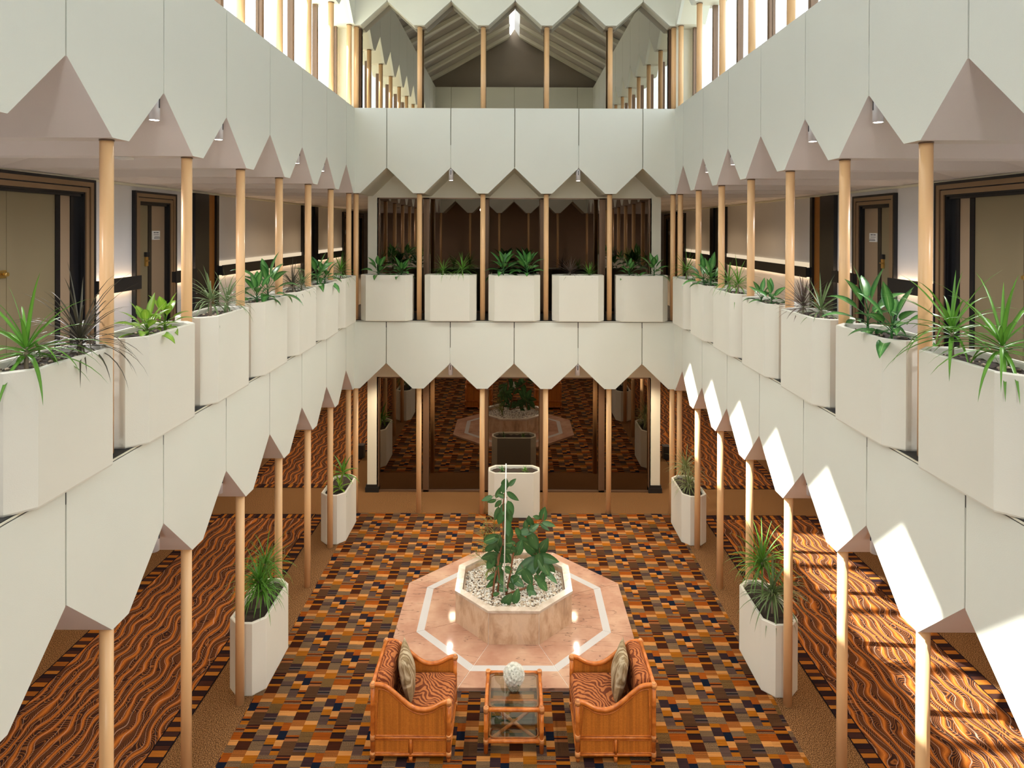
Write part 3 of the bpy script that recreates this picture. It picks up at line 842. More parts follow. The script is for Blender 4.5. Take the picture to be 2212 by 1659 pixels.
# k counts from the near edge of the photograph (0) to the far corner (6)
balc = {
 ('left',0): [('dracaena','bright green dracaena on a bare cane in the nearest left balcony planter',-.20,dict(hs=.15,L=.42,n=34,mat='leaf_spiky',w=.022)),
              ('dracaena','dark spiky dracaena beside the column in the nearest left balcony planter',.22,dict(hs=.12,L=.44,n=64,mat='leaf_darkspiky',w=.014))],
 ('left',1): [('peace_lily','lime green leafy plant in middle of second left balcony planter',-.09,dict(hs=.06,L=.14,n=13,mat='leaf_lime',w=.055)),
              ('peace_lily','lime green leafy plant by the column in second left balcony planter',.15,dict(hs=.09,L=.13,n=10,mat='leaf_lime',w=.055))],
 ('left',2): [('dracaena','grey-green spiky dracaena on pale cane in third left balcony planter',-.14,dict(hs=.19,L=.26,n=34,mat='leaf_greygreen',w=.016)),
              ('dracaena','drooping grey-green dracaena at far end of third left balcony planter',.17,dict(hs=.13,L=.28,n=36,mat='leaf_greygreen',w=.014,dr=1.5))],
 ('left',3): [('aglaonema','dark green broad-leaved plant at near end of fourth left balcony planter',-.16,dict(hs=.10,L=.17,n=10,mat='leaf_broad',w=.075)),
              ('aglaonema','tall broad-leaved plant with leaves hanging over fourth left balcony planter',.12,dict(hs=.14,L=.24,n=11,mat='leaf_broad',w=.085,dr=1.2))],
 ('left',4): [('dracaena','dark narrow-leaved dracaena at near end of fifth left balcony planter',-.12,dict(hs=.13,L=.26,n=40,mat='leaf_darkspiky',w=.014,dr=1.4)),
              ('dracaena','dark green spiky dracaena at far end of fifth left balcony planter',.2,dict(hs=.11,L=.24,n=34,mat='leaf_greygreen',w=.014,dr=1.4))],
 ('left',5): [('aglaonema','broad-leaved plant with one upright leaf in sixth left balcony planter',-.18,dict(hs=.15,L=.20,n=9,mat='leaf_broad',w=.085)),
              ('aglaonema','low dark broad-leaved plant at far end of sixth left balcony planter',.16,dict(hs=.10,L=.18,n=11,mat='leaf_broad',w=.075,dr=1.3))],
 ('left',6): [('dracaena','wispy green dracaena in the far left corner balcony planter',-.05,dict(hs=.16,L=.26,n=46,mat='leaf_spiky',w=.012,dr=1.3))],
 ('right',0): [('dracaena','large bright green dracaena by the column in nearest right balcony planter',.22,dict(hs=.20,L=.42,n=34,mat='leaf_spiky',w=.022)),
              ('dracaena','large bright green dracaena at picture edge in nearest right balcony planter',-.17,dict(hs=.18,L=.44,n=36,mat='leaf_spiky',w=.022))],
 ('right',1): [('aglaonema','tall green broad-leaved plant by the column in second right balcony planter',.12,dict(hs=.17,L=.21,n=9,mat='leaf_broad',w=.075)),
              ('aglaonema','spreading green broad-leaved plant at near end of second right balcony planter',-.18,dict(hs=.11,L=.20,n=12,mat='leaf_broad',w=.075))],
 ('right',2): [('dracaena','purplish spiky dracaena at far end of third right balcony planter',.17,dict(hs=.12,L=.26,n=52,mat='leaf_purple',w=.014,dr=.7)),
              ('dracaena','green spiky dracaena at near end of third right balcony planter',-.16,dict(hs=.12,L=.24,n=40,mat='leaf_greygreen',w=.015,dr=.9))],
 ('right',3): [('aglaonema','small low broad-leaved plant at far end of fourth right balcony planter',.14,dict(hs=.05,L=.14,n=7,mat='leaf_broad',w=.06)),
              ('aglaonema','small low broad-leaved plant at near end of fourth right balcony planter',-.12,dict(hs=.06,L=.14,n=7,mat='leaf_broad',w=.06))],
 ('right',4): [('dracaena','bright green wispy dracaena at far end of fifth right balcony planter',.16,dict(hs=.17,L=.28,n=30,mat='leaf_spiky',w=.014)),
              ('dracaena','bright green wispy dracaena at near end of fifth right balcony planter',-.16,dict(hs=.17,L=.28,n=30,mat='leaf_spiky',w=.014))],
 ('right',5): [('aglaonema','broad-leaved plant at far end of sixth right balcony planter',.17,dict(hs=.10,L=.20,n=11,mat='leaf_broad',w=.075)),
              ('aglaonema','broad-leaved plant at near end of sixth right balcony planter',-.14,dict(hs=.11,L=.20,n=10,mat='leaf_broad',w=.075))],
 ('right',6): [('dracaena','wispy green dracaena in the far right corner balcony planter',.02,dict(hs=.18,L=.30,n=44,mat='leaf_spiky',w=.013,dr=1.2))],
}
back = {
 -2: [('aglaonema','green broad-leaved plant at left end of leftmost far balcony planter',-.14,dict(hs=.10,L=.17,n=12,mat='leaf_broad',w=.075)),
      ('aglaonema','green broad-leaved plant at right end of leftmost far balcony planter',.22,dict(hs=.08,L=.16,n=13,mat='leaf_broad',w=.07))],
 -1: [('dracaena','fine-leaved green dracaena at left of second far balcony planter',-.12,dict(hs=.12,L=.24,n=50,mat='leaf_spiky',w=.010)),
      ('dracaena','fuller fine-leaved green dracaena at right of second far balcony planter',.18,dict(hs=.15,L=.26,n=60,mat='leaf_spiky',w=.010))],
 0: [('aglaonema','large pale-veined broad-leaved plant at left of middle far balcony planter',-.17,dict(hs=.16,L=.20,n=13,mat='leaf_broad',w=.085)),
     ('aglaonema','large pale-veined broad-leaved plant at right of middle far balcony planter',.2,dict(hs=.15,L=.20,n=14,mat='leaf_broad',w=.085))],
 1: [('dracaena','purplish fine-leaved dracaena at left of fourth far balcony planter',-.12,dict(hs=.10,L=.24,n=60,mat='leaf_purple',w=.010,dr=.8)),
     ('dracaena','small green fine-leaved dracaena at right of fourth far balcony planter',.18,dict(hs=.08,L=.19,n=50,mat='leaf_spiky',w=.010,dr=.8))],
 2: [('aglaonema','small broad-leaved plant at left of rightmost far balcony planter',-.19,dict(hs=.10,L=.15,n=9,mat='leaf_broad',w=.065)),
     ('aglaonema','broad-leaved plant with tall leaf at right of rightmost far balcony planter',.2,dict(hs=.13,L=.18,n=11,mat='leaf_broad',w=.075))],
}
seed = 11
zb_ = 3.06*S
for (sd, k), pl in balc.items():
    sg = -1 if sd == 'left' else 1
    n = 6-k
    which = 'nearest the far corner' if n == 0 else 'nearest the viewer' if k == 0 else ORD[n]+' from the far corner'
    planter(sg*2.607*S, (3.579+k)*S, zb_, PI/2, 'cream octagonal planter box on the %s balcony edge, %s' % (sd, which), GP)
    for nm, lb, off, kw in pl:
        seed += 1
        parts = dracaena(seed, **kw) if nm == 'dracaena' else broad(seed, **kw)
        plant(nm, (sg*2.57*S, (3.579+k+off)*S, zb_+PH-.05), R.uniform(0,6.28), parts, lb, 'plant', GQ)
for xk, pl in back.items():
    planter(xk*S, (Y1+.108)*S, zb_, 0, 'cream octagonal planter box on the far balcony edge, %s from the left' % ORD[xk+2], GP)
    for nm, lb, off, kw in pl:
        seed += 1
        parts = dracaena(seed, **kw) if nm == 'dracaena' else broad(seed, **kw)
        plant(nm, ((xk+off)*S, (Y1+.085)*S, zb_+PH-.05), R.uniform(0,6.28), parts, lb, 'plant', GQ)
# ground floor planters
GG = 'planters on the ground floor'; GH = 'plants in the ground floor planters'
for sd, sg in (('left', -1), ('right', 1)):
    planter(sg*2.59*S, 6.575*S, 0, PI/2, 'cream octagonal planter box on the ground floor near the %s armchair' % sd, GG)
    planter(sg*2.59*S, 9.555*S, 0, PI/2, 'cream octagonal planter box on the ground floor by the far %s corner' % sd, GG)
planter(.005*S, 10.185*S, 0, 0, 'cream octagonal planter box on the ground floor before the dark glass', GG)
zg = PH0-.05
plant('dracaena', (-2.59*S, 6.48*S, zg), .4, dracaena(301, .30, .34, 70, 'leaf_spiky', .014, (.02,.04), 1.9, heads=2), 'dense drooping dracaena in the left ground floor planter near the armchair', 'plant', GH)
plant('dracaena', (-2.57*S, 6.70*S, zg), 1.4, dracaena(302, .38, .32, 52, 'leaf_spiky', .013, (.0,.02), 1.9), 'taller drooping dracaena at far end of the near left ground planter', 'plant', GH)
plant('dracaena', (2.60*S, 6.72*S, zg), 2.2, dracaena(303, .42, .42, 76, 'leaf_spiky', .016, (.0,.02), 1.8), 'taller drooping dracaena at far end of the near right ground planter', 'plant', GH)
plant('dracaena', (2.58*S, 6.42*S, zg), 2.9, dracaena(304, .24, .40, 80, 'leaf_greygreen', .016, (.0,-.02), 1.7), 'lower drooping dracaena at near end of the near right ground planter', 'plant', GH)
plant('corn_plant', (-2.57*S, 9.62*S, zg), .2, dracaena(305, .22, .27, 15, 'leaf_spiky', .04, (.02,0), 1.0), 'light green strap-leaved plant, taller one in the far left ground planter', 'plant', GH)
plant('corn_plant', (-2.56*S, 9.42*S, zg), 1.1, dracaena(306, .08, .22, 10, 'leaf_lime', .038, (.0,-.02), 1.2), 'low striped strap-leaved plant at near end of far left ground planter', 'plant', GH)
plant('dracaena', (2.56*S, 9.60*S, zg), .9, dracaena(307, .34, .30, 64, 'leaf_pale', .014, (.0,.0), 1.7), 'pale variegated dracaena, taller one in the far right ground planter', 'plant', GH)
plant('dracaena', (2.56*S, 9.46*S, zg), 1.9, dracaena(308, .12, .30, 56, 'leaf_pale', .014, (.0,-.02), 1.8), 'pale drooping dracaena at near end of far right ground planter', 'plant', GH)
plant('seedling', (-.18*S, 10.17*S, zg), .9, broad(309, .02, .07, 8, 'leaf_broad', .025), 'tiny green seedling at left in planter before the dark glass', 'plant', GH)
plant('succulent', (.18*S, 10.18*S, zg), .9, dracaena(310, .03, .10, 18, 'leaf_spiky', .022, (0,0), .5), 'small green rosette at right in planter before the dark glass', 'plant', GH)

# small black boxes standing in the far passages
for sg, sd in ((-1, 'left'), (1, 'right')):
    m = MB(); m.box(-.07,.07,-.08,.08,0,.27); o = build('floor_box', m, 'plinth_black', None, SV(sg*3.0, 12.68, 0))
    tag(o, 'small black box standing on the floor of the far %s passage' % sd, 'box')

# ------------------------------------------------------------------ carpets
COL = {'dk': lin(40,24,22), 'gold': lin(192,112,22), 'red': lin(76,34,14), 'orst': lin(176,104,46), 'tan': lin(232,158,86),
       'stip': lin(136,108,80), 'ors': lin(150,76,30), 'or2': lin(182,112,62), 'brg': lin(100,66,40), 'dks': lin(58,28,22), 'mauve': lin(104,78,68),
       'nvl': lin(36,34,40), 'sgold': lin(130,98,56), 'pur': lin(66,44,46), 'gray': lin(112,92,80), 'or': lin(178,88,20), 'navy': lin(20,30,50), 'ord': lin(140,72,38)}
SP = {'stip': 1.0, 'sgold': .95, 'orst': .45, 'brg': .4, 'gray': .5, 'mauve': .25}
SEQ = [  # columns A B C D: width, start offset, blocks
 (.118, 425, [('dk',25),('dks',65),('gold',35),('red',120),('orst',90),('tan',50),('stip',75),('or',22),('dks',23),('or2',38),('brg',185),('dks',22),('ors',12),('dks',31),('gold',42)]),
 (.115, 325, [('tan',63),('stip',80),('mauve',68),('nvl',12),('stip',125),('tan',58),('gold',98),('sgold',145),('pur',58),('gray',18),('nvl',22),('mauve',25),('brg',45)]),
 (.089, 345, [('pur',120),('tan',40),('gold',85),('nvl',20),('mauve',115),('stip',50),('or',14),('dks',12),('ord',9),('stip',20),('or',100),('tan',70),('stip',95),('gold',55)]),
 (.073, 300, [('or',110),('navy',120),('tan',80),('or',30),('nvl',30),('gold',50),('stip',50),('or',14),('dks',12),('ord',9),('stip',20),('or',100),('tan',70),('stip',95)])]
PER = .68
def patchwork():
    mb = MB(); X0, X1_, YA, YBk = -2.49, 2.49, .1, 10.17
    tot = .395
    for mcell in range(-3, 14):
        xb = -2.05+.0365-tot+mcell*tot     # motif starts left of its navy column
        yc = 7.04-.34*mcell
        x = xb
        for wd, start, seq in SEQ:
            a, b = max(x, X0), min(x+wd, X1_); x += wd
            if b <= a: continue
            sm = sum(h for _, h in seq); f_ = PER/sm
            y = yc+(480-start)*f_
            y += math.ceil((YBk-y)/PER)*PER
            k = 0
            while y > YA:
                nm, h = seq[k % len(seq)]; k += 1
                h2 = h*f_; t, bt = min(y, YBk), max(y-h2, YA); y -= h2
                if t <= bt: continue
                c = COL[nm]; j = R.uniform(.92,1.08)
                mb.poly([SV(a,bt,0), SV(b,bt,0), SV(b,t,0), SV(a,t,0)], 0, False, None, (c[0]*j, c[1]*j, c[2]*j, SP.get(nm, .12)))
    return mb
o = build('atrium_carpet', patchwork(), 'carpet_blocks', None, (0,0,.006))
tag(o, 'patchwork carpet of orange, brown, tan and navy blocks covering the atrium floor', 'carpet')

def border_strip(mb, pos, y0, y1, x0, x1, along):
    """stripes across a band; along='y' means the band runs in y"""
    BC = [lin(58,34,34), lin(206,124,44), lin(86,48,34), lin(52,32,36), lin(214,136,54), lin(80,48,40), lin(186,108,40)]
    lo, hi = (y0, y1) if along == 'y' else (x0, x1)
    u = lo; k = 0
    while u < hi:
        h = R.uniform(.045,.075); v = min(u+h, hi)
        c = BC[k % 2*1 if R.random() < .75 else R.randrange(7)] if False else BC[(k*1) % 7]
        e = .006
        if along == 'y':
            mb.poly([SV(x0+.012,u,0), SV(x1-.012,u,0), SV(x1-.012,v-e,0), SV(x0+.012,v-e,0)], 0, False, None, (*c, .2))
            mb.poly([SV(x0+.012,v-e,0), SV(x1-.012,v-e,0), SV(x1-.012,v,0), SV(x0+.012,v,0)], 0, False, None, (*lin(30,20,24), .1))
        else:
            mb.poly([SV(u,y0+.012,0), SV(v-e,y0+.012,0), SV(v-e,y1-.012,0), SV(u,y1-.012,0)], 0, False, None, (*c, .2))
            mb.poly([SV(v-e,y0+.012,0), SV(v,y0+.012,0), SV(v,y1-.012,0), SV(v-e,y1-.012,0)], 0, False, None, (*lin(30,20,24), .1))
        u = v; k += 1
    dk = (*lin(28,20,26), .1)
    if along == 'y':
        for xa in (x0, x1-.012): mb.poly([SV(xa,y0,0), SV(xa+.012,y0,0), SV(xa+.012,y1,0), SV(xa,y1,0)], 0, False, None, dk)
    else:
        for ya in (y0, y1-.012): mb.poly([SV(x0,ya,0), SV(x1,ya,0), SV(x1,ya+.012,0), SV(x0,ya+.012,0)], 0, False, None, dk)
def runner(sg, ya, yb, label):
    o = empty('corridor_carpet', (0,0,.006), 0, label, 'carpet', 'wave patterned corridor carpets')
    a, b, bw = 2.96, 4.735, .155
    m = MB(); x0, x1 = sorted((sg*(a+bw), sg*(b-bw)))
    m.poly([SV(x0,ya+bw,0), SV(x1,ya+bw,0), SV(x1,yb-bw,0), SV(x0,yb-bw,0)])
    build('field', m, 'carpet_waves', o)
    m = MB()
    for p, q in ((a, a+bw), (b-bw, b)):
        u, v = sorted((sg*p, sg*q)); border_strip(m, 0, ya, yb, u, v, 'y')
    u, v = sorted((sg*(a+bw), sg*(b-bw)))
    border_strip(m, 0, yb-bw, yb, u, v, 'x'); border_strip(m, 0, ya, ya+bw, u, v, 'x')
    build('border', m, 'carpet_blocks', o)
for sg, sd in ((-1, 'left'), (1, 'right')):
    runner(sg, -.5, 10.12, 'wave-patterned orange and brown carpet in the %s ground corridor, %s' % (sd, 'in shade' if sg < 0 else 'striped by sunlight'))
    runner(sg, 11.15, 21.8, 'wave-patterned carpet continuing in the passage past the far %s corner' % sd)

# ------------------------------------------------------------------ marble platform and planter
OC = (0.0, 7.55)
def octa(ap):
    rr = ap/math.cos(PI/8)
    return [(rr*math.cos(PI/8+k*PI/4)*S, rr*math.sin(PI/8+k*PI/4)*S) for k in range(8)]
base = empty('marble_platform', SV(*OC, 0), 0, 'low octagonal pink marble platform with white band in middle of atrium', 'platform')
m = MB(); zt_ = .045
A0, A1, A2, A3 = octa(.64), octa(.99), octa(1.075), octa(1.312)
def ringm(mb, a, b, z, gap=.0):
    for k in range(8):
        p = [a[k], b[k], b[(k+1) % 8], a[(k+1) % 8]]
        mb.poly([(x,y,z) for x, y in p])
def slab_ring(name, a, b, mat):
    for k in range(8):
        mb = MB(); c = Vector(((a[k][0]+a[(k+1)%8][0]+b[k][0]+b[(k+1)%8][0])/4, (a[k][1]+a[(k+1)%8][1]+b[k][1]+b[(k+1)%8][1])/4))
        q = [a[k], b[k], b[(k+1)%8], a[(k+1)%8]]
        e = .0035
        # pull the radial joints in a little so a grout line shows
        t0 = (Vector(a[(k+1)%8])-Vector(a[k])).normalized()*e; t1 = (Vector(b[(k+1)%8])-Vector(b[k])).normalized()*e
        pts = [Vector(a[k])+t0, Vector(b[k])+t1, Vector(b[(k+1)%8])-t1, Vector(a[(k+1)%8])-t0]
        mb.prism([(p.x,p.y,.012) for p in pts], (0,0,zt_-.012)); build(name, mb, mat, base)
slab_ring('inner_slab', A0, A1, 'marble_pink'); slab_ring('white_band', A1, A2, 'marble_white'); slab_ring('outer_slab', A2, A3, 'marble_pink')
mb = MB(); mb.prism([(x*.998,y*.998,0) for x, y in A3], (0,0,zt_-.004)); build('grout_bed', mb, 'grout', base)

tub = empty('marble_planter', SV(*OC, 0)[:2]+(zt_,), 0, 'raised octagonal marble planter holding gravel and the rubber plants', 'planter')
hz = .405*S-zt_
O1, O2 = octa(.658), octa(.588)
for k in range(8):
    mb = MB(); e = .004
    p, q = Vector(O1[k]), Vector(O1[(k+1)%8]); r_, s_ = Vector(O2[(k+1)%8]), Vector(O2[k])
    t = (q-p).normalized()*e
    mb.prism([(*(p+t),0), (*(q-t),0), (*(r_-t),0), (*(s_+t),0)], (0,0,hz-.03)); build('side_slab', mb, 'marble_cloudy', tub)
    mb = MB(); P1, P2 = octa(.665), octa(.583)
    p, q = Vector(P1[k]), Vector(P1[(k+1)%8]); r_, s_ = Vector(P2[(k+1)%8]), Vector(P2[k])
    mb.prism([(*p,hz-.03), (*q,hz-.03), (*r_,hz-.03), (*s_,hz-.03)], (0,0,.03)); build('rim_slab', mb, 'marble_rim', tub)
mb = MB()
for a, b in zip(octa(.652), octa(.596)): pass
o1, o2 = octa(.654), octa(.592)
for k in range(8):
    mb.prism([(*o1[k],0), (*o1[(k+1)%8],0), (*o2[(k+1)%8],0), (*o2[k],0)], (0,0,hz-.031))
build('grout', mb, 'grout', tub)
zgv = zt_+hz-.075
mb = MB(); oo = octa(.583); mb.prism([(x,y,-.25) for x, y in oo], (0,0,.24), 1)
lim = .565*S
rg = random.Random(5)
n = 0
while n < 3000:
    x, y = rg.uniform(-lim,lim), rg.uniform(-lim,lim)
    if any(x*math.cos(k*PI/4)+y*math.sin(k*PI/4) > lim for k in range(8)): continue
    q = rg.uniform(.008,.0155)
    c = rg.choices((0,1,2), (.62,.22,.16))[0]
    mb.ball((x,y,-.012+rg.uniform(0,.014)+.03*max(0, .3-math.hypot(x,y))), q*rg.uniform(.8,1.3), q*rg.uniform(.8,1.3), q*.75, 5, c); n += 1
o = build('gravel', mb, ['stone_white', 'stone_tan', 'stone_dark'], None, SV(*OC, 0)[:2]+(zgv,))
tag(o, 'bed of white and brown gravel filling the octagonal marble planter', 'gravel', None, 'stuff')

# rubber plants ---------------------------------------------------------------------
def img(px, py, y):       # a point of the growth plane at depth y (metres), measured on site
    f_, cx_, cy_, pt, rl, x0_ = 1393.1, 1108.9, 501.7, .00443, .00316, -.0177
    u, v = (px-cx_)/f_, (py-cy_)/f_
    c, s_ = math.cos(rl), math.sin(rl); u, v = c*u+s_*v, -s_*u+c*v
    d = (u, 1, -v); c, s_ = math.cos(pt), math.sin(pt)
    yy, zz = c*d[1]+s_*d[2], -s_*d[1]+c*d[2]
    t_ = y/yy
    return Vector((x0_*S+d[0]*t_, y, 4.49*S+zz*t_))
def g6(X, Y): return 840+X/3.95, 980+Y/3.95
def rubber(name, label, basep, stems, leaves, mat, group, seed):
    r = random.Random(seed)
    o = empty(name, basep, 0, label, 'plant', group)
    st = MB(); fo = MB()
    for path in stems:
        pts = [img(*g6(a, b), y)-basep for a, b, y in path]
        st.tube(pts, [.014-.008*k/max(1, len(pts)-1) for k in range(len(pts))], 7)
    for X, Y, L, ang, y, wd in leaves:
        # centre, length and direction of the blade as it was surveyed
        p = img(*g6(X, Y), y)-basep
        k = 1.22*y/1393.1/3.95
        a = math.radians(ang); Lm = L*k*1.0
        out = r.uniform(-.45,.15)
        d = Vector((math.cos(a), out, math.sin(a))).normalized()
        b0 = p-d*Lm*.5
        st.tube([tuple(b0-d*Lm*.18+Vector((0,.01,0))), tuple(b0)], .003, 5)
        face = Vector((0,-1,.25)); 
        rollang = 0
        side = d.cross(Vector((0,0,1)))
        nrm = side.cross(d) if side.length > 1e-3 else Vector((0,-1,0))
        tgt = (face-d*face.dot(d)).normalized()
        nrm.normalize()
        rollang = math.atan2(d.dot(nrm.cross(tgt)), nrm.dot(tgt))+r.uniform(-.5,.5)
        fo.leaf(b0, d, Lm, Lm*wd, r.uniform(.0,.35), 7, 'oval', 0, .12, rollang)
    build('stem', st, 'bark', o); build('foliage', fo, mat, o)
ya, yb2 = 7.42*S, 7.35*S
b1 = img(*g6(882,1262), 7.25*S); b1.z = zgv
rubber('rubber_plant', 'tall rubber plant tied to the white stake in the marble planter', b1,
 [[(882,1262,7.25*S),(900,1080,7.3*S),(930,950,7.36*S),(955,820,ya),(975,690,ya),(978,560,ya),(975,430,ya),(990,330,ya),(1005,250,ya)],
  [(930,1180,7.25*S),(940,1060,7.3*S),(930,900,7.36*S),(935,850,ya)]],
 [(995,250,80,80,ya,.75),(1052,243,75,48,ya,.45),(978,296,70,-100,ya,.75),(932,330,90,72,ya,.42),(957,355,70,160,ya,.5),(1058,362,105,-28,ya,.4),(838,382,85,200,ya,.42),(876,400,72,188,ya,.45),(930,425,70,225,ya,.55),
  (1035,470,120,-72,ya,.5),(980,475,80,-100,ya,.7),(920,510,110,-105,ya,.42),(955,545,100,-110,ya,.6),(1030,530,110,-80,ya,.5),(1010,620,130,-80,ya,.52),(1025,690,120,-95,ya,.5),
  (935,740,130,75,ya,.6),(880,720,130,25,ya,.5),(870,790,110,45,ya,.5),(915,790,110,100,ya,.45),(1000,812,140,12,ya,.5),(860,868,130,188,ya,.55),(965,885,110,-25,ya,.6),(905,915,110,-60,ya,.6),(870,935,100,-130,ya,.65),(1020,890,80,-60,ya,.6),(1030,760,90,20,ya,.65),(940,940,90,-80,ya,.6),
  (955,1025,110,-60,7.33*S,.6),(1020,990,80,-30,7.33*S,.6),(880,1050,90,200,7.33*S,.45),(875,1100,100,215,7.3*S,.5),(960,1080,90,-50,7.3*S,.6),(965,1150,90,-10,7.28*S,.5),(1010,1240,130,60,7.12*S,.55),(1085,1215,110,75,7.15*S,.55),(915,1195,50,20,7.2*S,.6),(930,1000,90,250,7.33*S,.5)],
 'leaf_rubber', 'rubber plants in the marble planter', 41)
b2 = img(*g6(1010,1200), 7.30*S); b2.z = zgv
rubber('rubber_plant', 'spreading rubber plant with a long bare branch at right of marble planter', b2,
 [[(1000,1205,7.28*S),(1100,1165,7.3*S),(1180,1145,7.33*S),(1250,1110,7.36*S)],
  [(1000,1205,7.28*S),(1040,1000,7.34*S),(1070,800,ya),(1130,742,7.45*S),(1200,690,7.48*S),(1260,625,7.5*S),(1310,570,7.5*S),(1322,515,7.5*S)]],
 [(1322,512,105,80,7.5*S,.62),(1260,540,60,150,7.5*S,.5),(1365,600,105,-15,7.5*S,.35),(1330,625,80,-25,7.5*S,.35),(1205,570,110,100,7.48*S,.5),(1170,615,90,95,7.48*S,.5),(1235,630,90,40,7.48*S,.6),(1180,662,110,10,7.47*S,.5),(1105,670,80,-60,7.45*S,.5),(1140,715,90,-10,7.45*S,.45),
  (1235,740,140,-65,7.46*S,.58),(1110,800,115,70,7.42*S,.6),(1065,830,80,-80,7.4*S,.6),(1185,1050,130,-60,7.36*S,.6),(1100,1090,110,-30,7.33*S,.55),(1075,1065,90,40,7.33*S,.6),(1205,1160,90,-90,7.32*S,.6),(1230,1210,110,-55,7.3*S,.5),(1280,1065,80,-30,7.36*S,.6),(1310,1115,120,-50,7.35*S,.5),(1050,1130,70,-60,7.3*S,.6)],
 'leaf_rubber', 'rubber plants in the marble planter', 42)
b3 = img(*g6(1285,1000), 7.6*S); b3.z = zgv
rubber('fig_plant', 'large-leaved fig plant at the right rear of the marble planter', b3,
 [[(1285,1010,7.6*S),(1275,940,7.55*S),(1270,880,7.55*S),(1290,840,7.55*S)]],
 [(1200,790,170,130,7.55*S,.5),(1310,790,160,65,7.55*S,.5),(1360,895,160,-12,7.5*S,.42),(1275,940,150,-95,7.48*S,.5),(1180,960,200,205,7.5*S,.5),(1215,985,150,225,7.48*S,.5),(1325,960,150,-55,7.48*S,.5),(1375,960,110,-40,7.52*S,.5),(1240,830,150,140,7.6*S,.5),(1385,1050,120,-30,7.45*S,.35),(1310,1060,90,-85,7.45*S,.5),(1240,740,120,100,7.6*S,.45)],
 'leaf_rubber', 'rubber plants in the marble planter', 43)
# feathery palm behind
pb = img(*g6(900,960), 7.75*S); pb.z = zgv
o = empty('palm', pb, 0, 'feathery yellow-green palm fronds behind the tall rubber plant', 'plant')
st = MB(); fo = MB(); rp = random.Random(3)
for tx, ty, y in ((790,650,7.75*S), (830,560,7.75*S), (740,850,7.75*S), (900,540,7.8*S), (840,1000,7.6*S), (810,760,7.8*S)):
    tip = img(*g6(tx, ty), y)-pb
    mid = tip*.55+Vector((0,0,.06)); pts = []
    for k in range(10):
        t = k/9; pts.append(Vector((0,0,0))*(1-t)**2+mid*2*t*(1-t)+tip*t*t)
    st.tube(pts, .004, 5)
    for k in range(3, 10):
        d0 = (pts[k]-pts[k-1]).normalized()
        for sgn in (-1, 1):
            for q in range(2):
                s0 = d0.cross(Vector((0,-1,.3))).normalized()*sgn
                dd = (d0*.9+s0*.7+Vector((0,rp.uniform(-.2,.2),rp.uniform(-.15,.1)))).normalized()
                fo.leaf(pts[k]-d0*.02*q, dd, rp.uniform(.11,.17), .009, .5, 4, 'strap', 0, .1)
build('frond_stalk', st, 'leaf_palm', o); build('foliage', fo, 'leaf_palm', o)
# white stake
b4 = img(*g6(981,1205), 7.22*S); b4.z = zgv-.05; top = img(*g6(1000,86), 7.3*S)-b4
m = MB(); m.tube([(0,0,0), tuple(top)], .0075, 10)
o = build('stake', m, 'white_paint', None, b4)
tag(o, 'thin white stake standing upright in the marble planter', 'stake')

# ------------------------------------------------------------------ armchairs
def smooth_path(pts, n=4):
    out = []
    P = [Vector(p) for p in pts]
    for k in range(len(P)-1):
        p0, p1, p2, p3 = P[max(k-1,0)], P[k], P[k+1], P[min(k+2,len(P)-1)]
        for j in range(n):
            t = j/n
            out.append(.5*((2*p1)+(p2-p0)*t+(2*p0-5*p1+4*p2-p3)*t*t+(3*p1-p0-3*p2+p3)*t**3))
    out.append(P[-1]); return out
def cane(mb, a, b, r, n=10):
    """straight bamboo pole with knots"""
    a, b = Vector(a), Vector(b); L = (b-a).length; k = max(1, int(L/.16)); pts = []; rs = []
    for j in range(k+1):
        t = j/k
        if 0 < j < k:
            for dt, rr in ((-.008, r), (0, r*1.13), (.008, r)): pts.append(a.lerp(b, t+dt/L)); rs.append(rr)
        else: pts.append(a.lerp(b, t)); rs.append(r)
    mb.tube(pts, rs, n)
def rbox(mb, x0, x1, y0, y1, z0, z1, r, puff=.0, nx=10, ny=10, nz=6, mat=0):
    """soft cushion block: rounded box made of six grids"""
    c = Vector(((x0+x1)/2,(y0+y1)/2,(z0+z1)/2)); h = Vector(((x1-x0)/2,(y1-y0)/2,(z1-z0)/2))
    def pt(u, v, w):
        q = Vector((u*h.x, v*h.y, w*h.z)); inner = Vector([max(-(hh-r), min(hh-r, a)) for a, hh in zip(q, h)])
        d = q-inner
        if d.length > 1e-6: d = d.normalized()*r
        p = inner+d
        p.z += puff*(1-u*u)*(1-v*v)*(1 if w > 0 else -1)*abs(w)
        return c+p
    dims = {0: nx, 1: ny, 2: nz}
    for ax in range(3):
        a1, a2 = [k for k in range(3) if k != ax]
        for s_ in (-1, 1):
            g = []
            for i in range(dims[a1]+1):
                row = []
                for j in range(dims[a2]+1):
                    q = [0,0,0]; q[ax] = s_
                    q[a1] = math.sin((i/dims[a1]*2-1)*PI/2); q[a2] = math.sin((j/dims[a2]*2-1)*PI/2)
                    row.append(mb.vert(pt(*q)))
                g.append(row)
            for i in range(dims[a1]):
                for j in range(dims[a2]):
                    f_ = (g[i][j], g[i+1][j], g[i+1][j+1], g[i][j+1])
                    mb.face(f_ if (s_ > 0) == (ax != 1) else f_[::-1], mat, True)
PROF = [(-.352,.715), (-.30,.716), (-.235,.70), (-.16,.645), (-.08,.575), (0,.515), (.07,.488), (.14,.485), (.21,.502), (.28,.54), (.33,.556), (.358,.548)]
HWY = .318
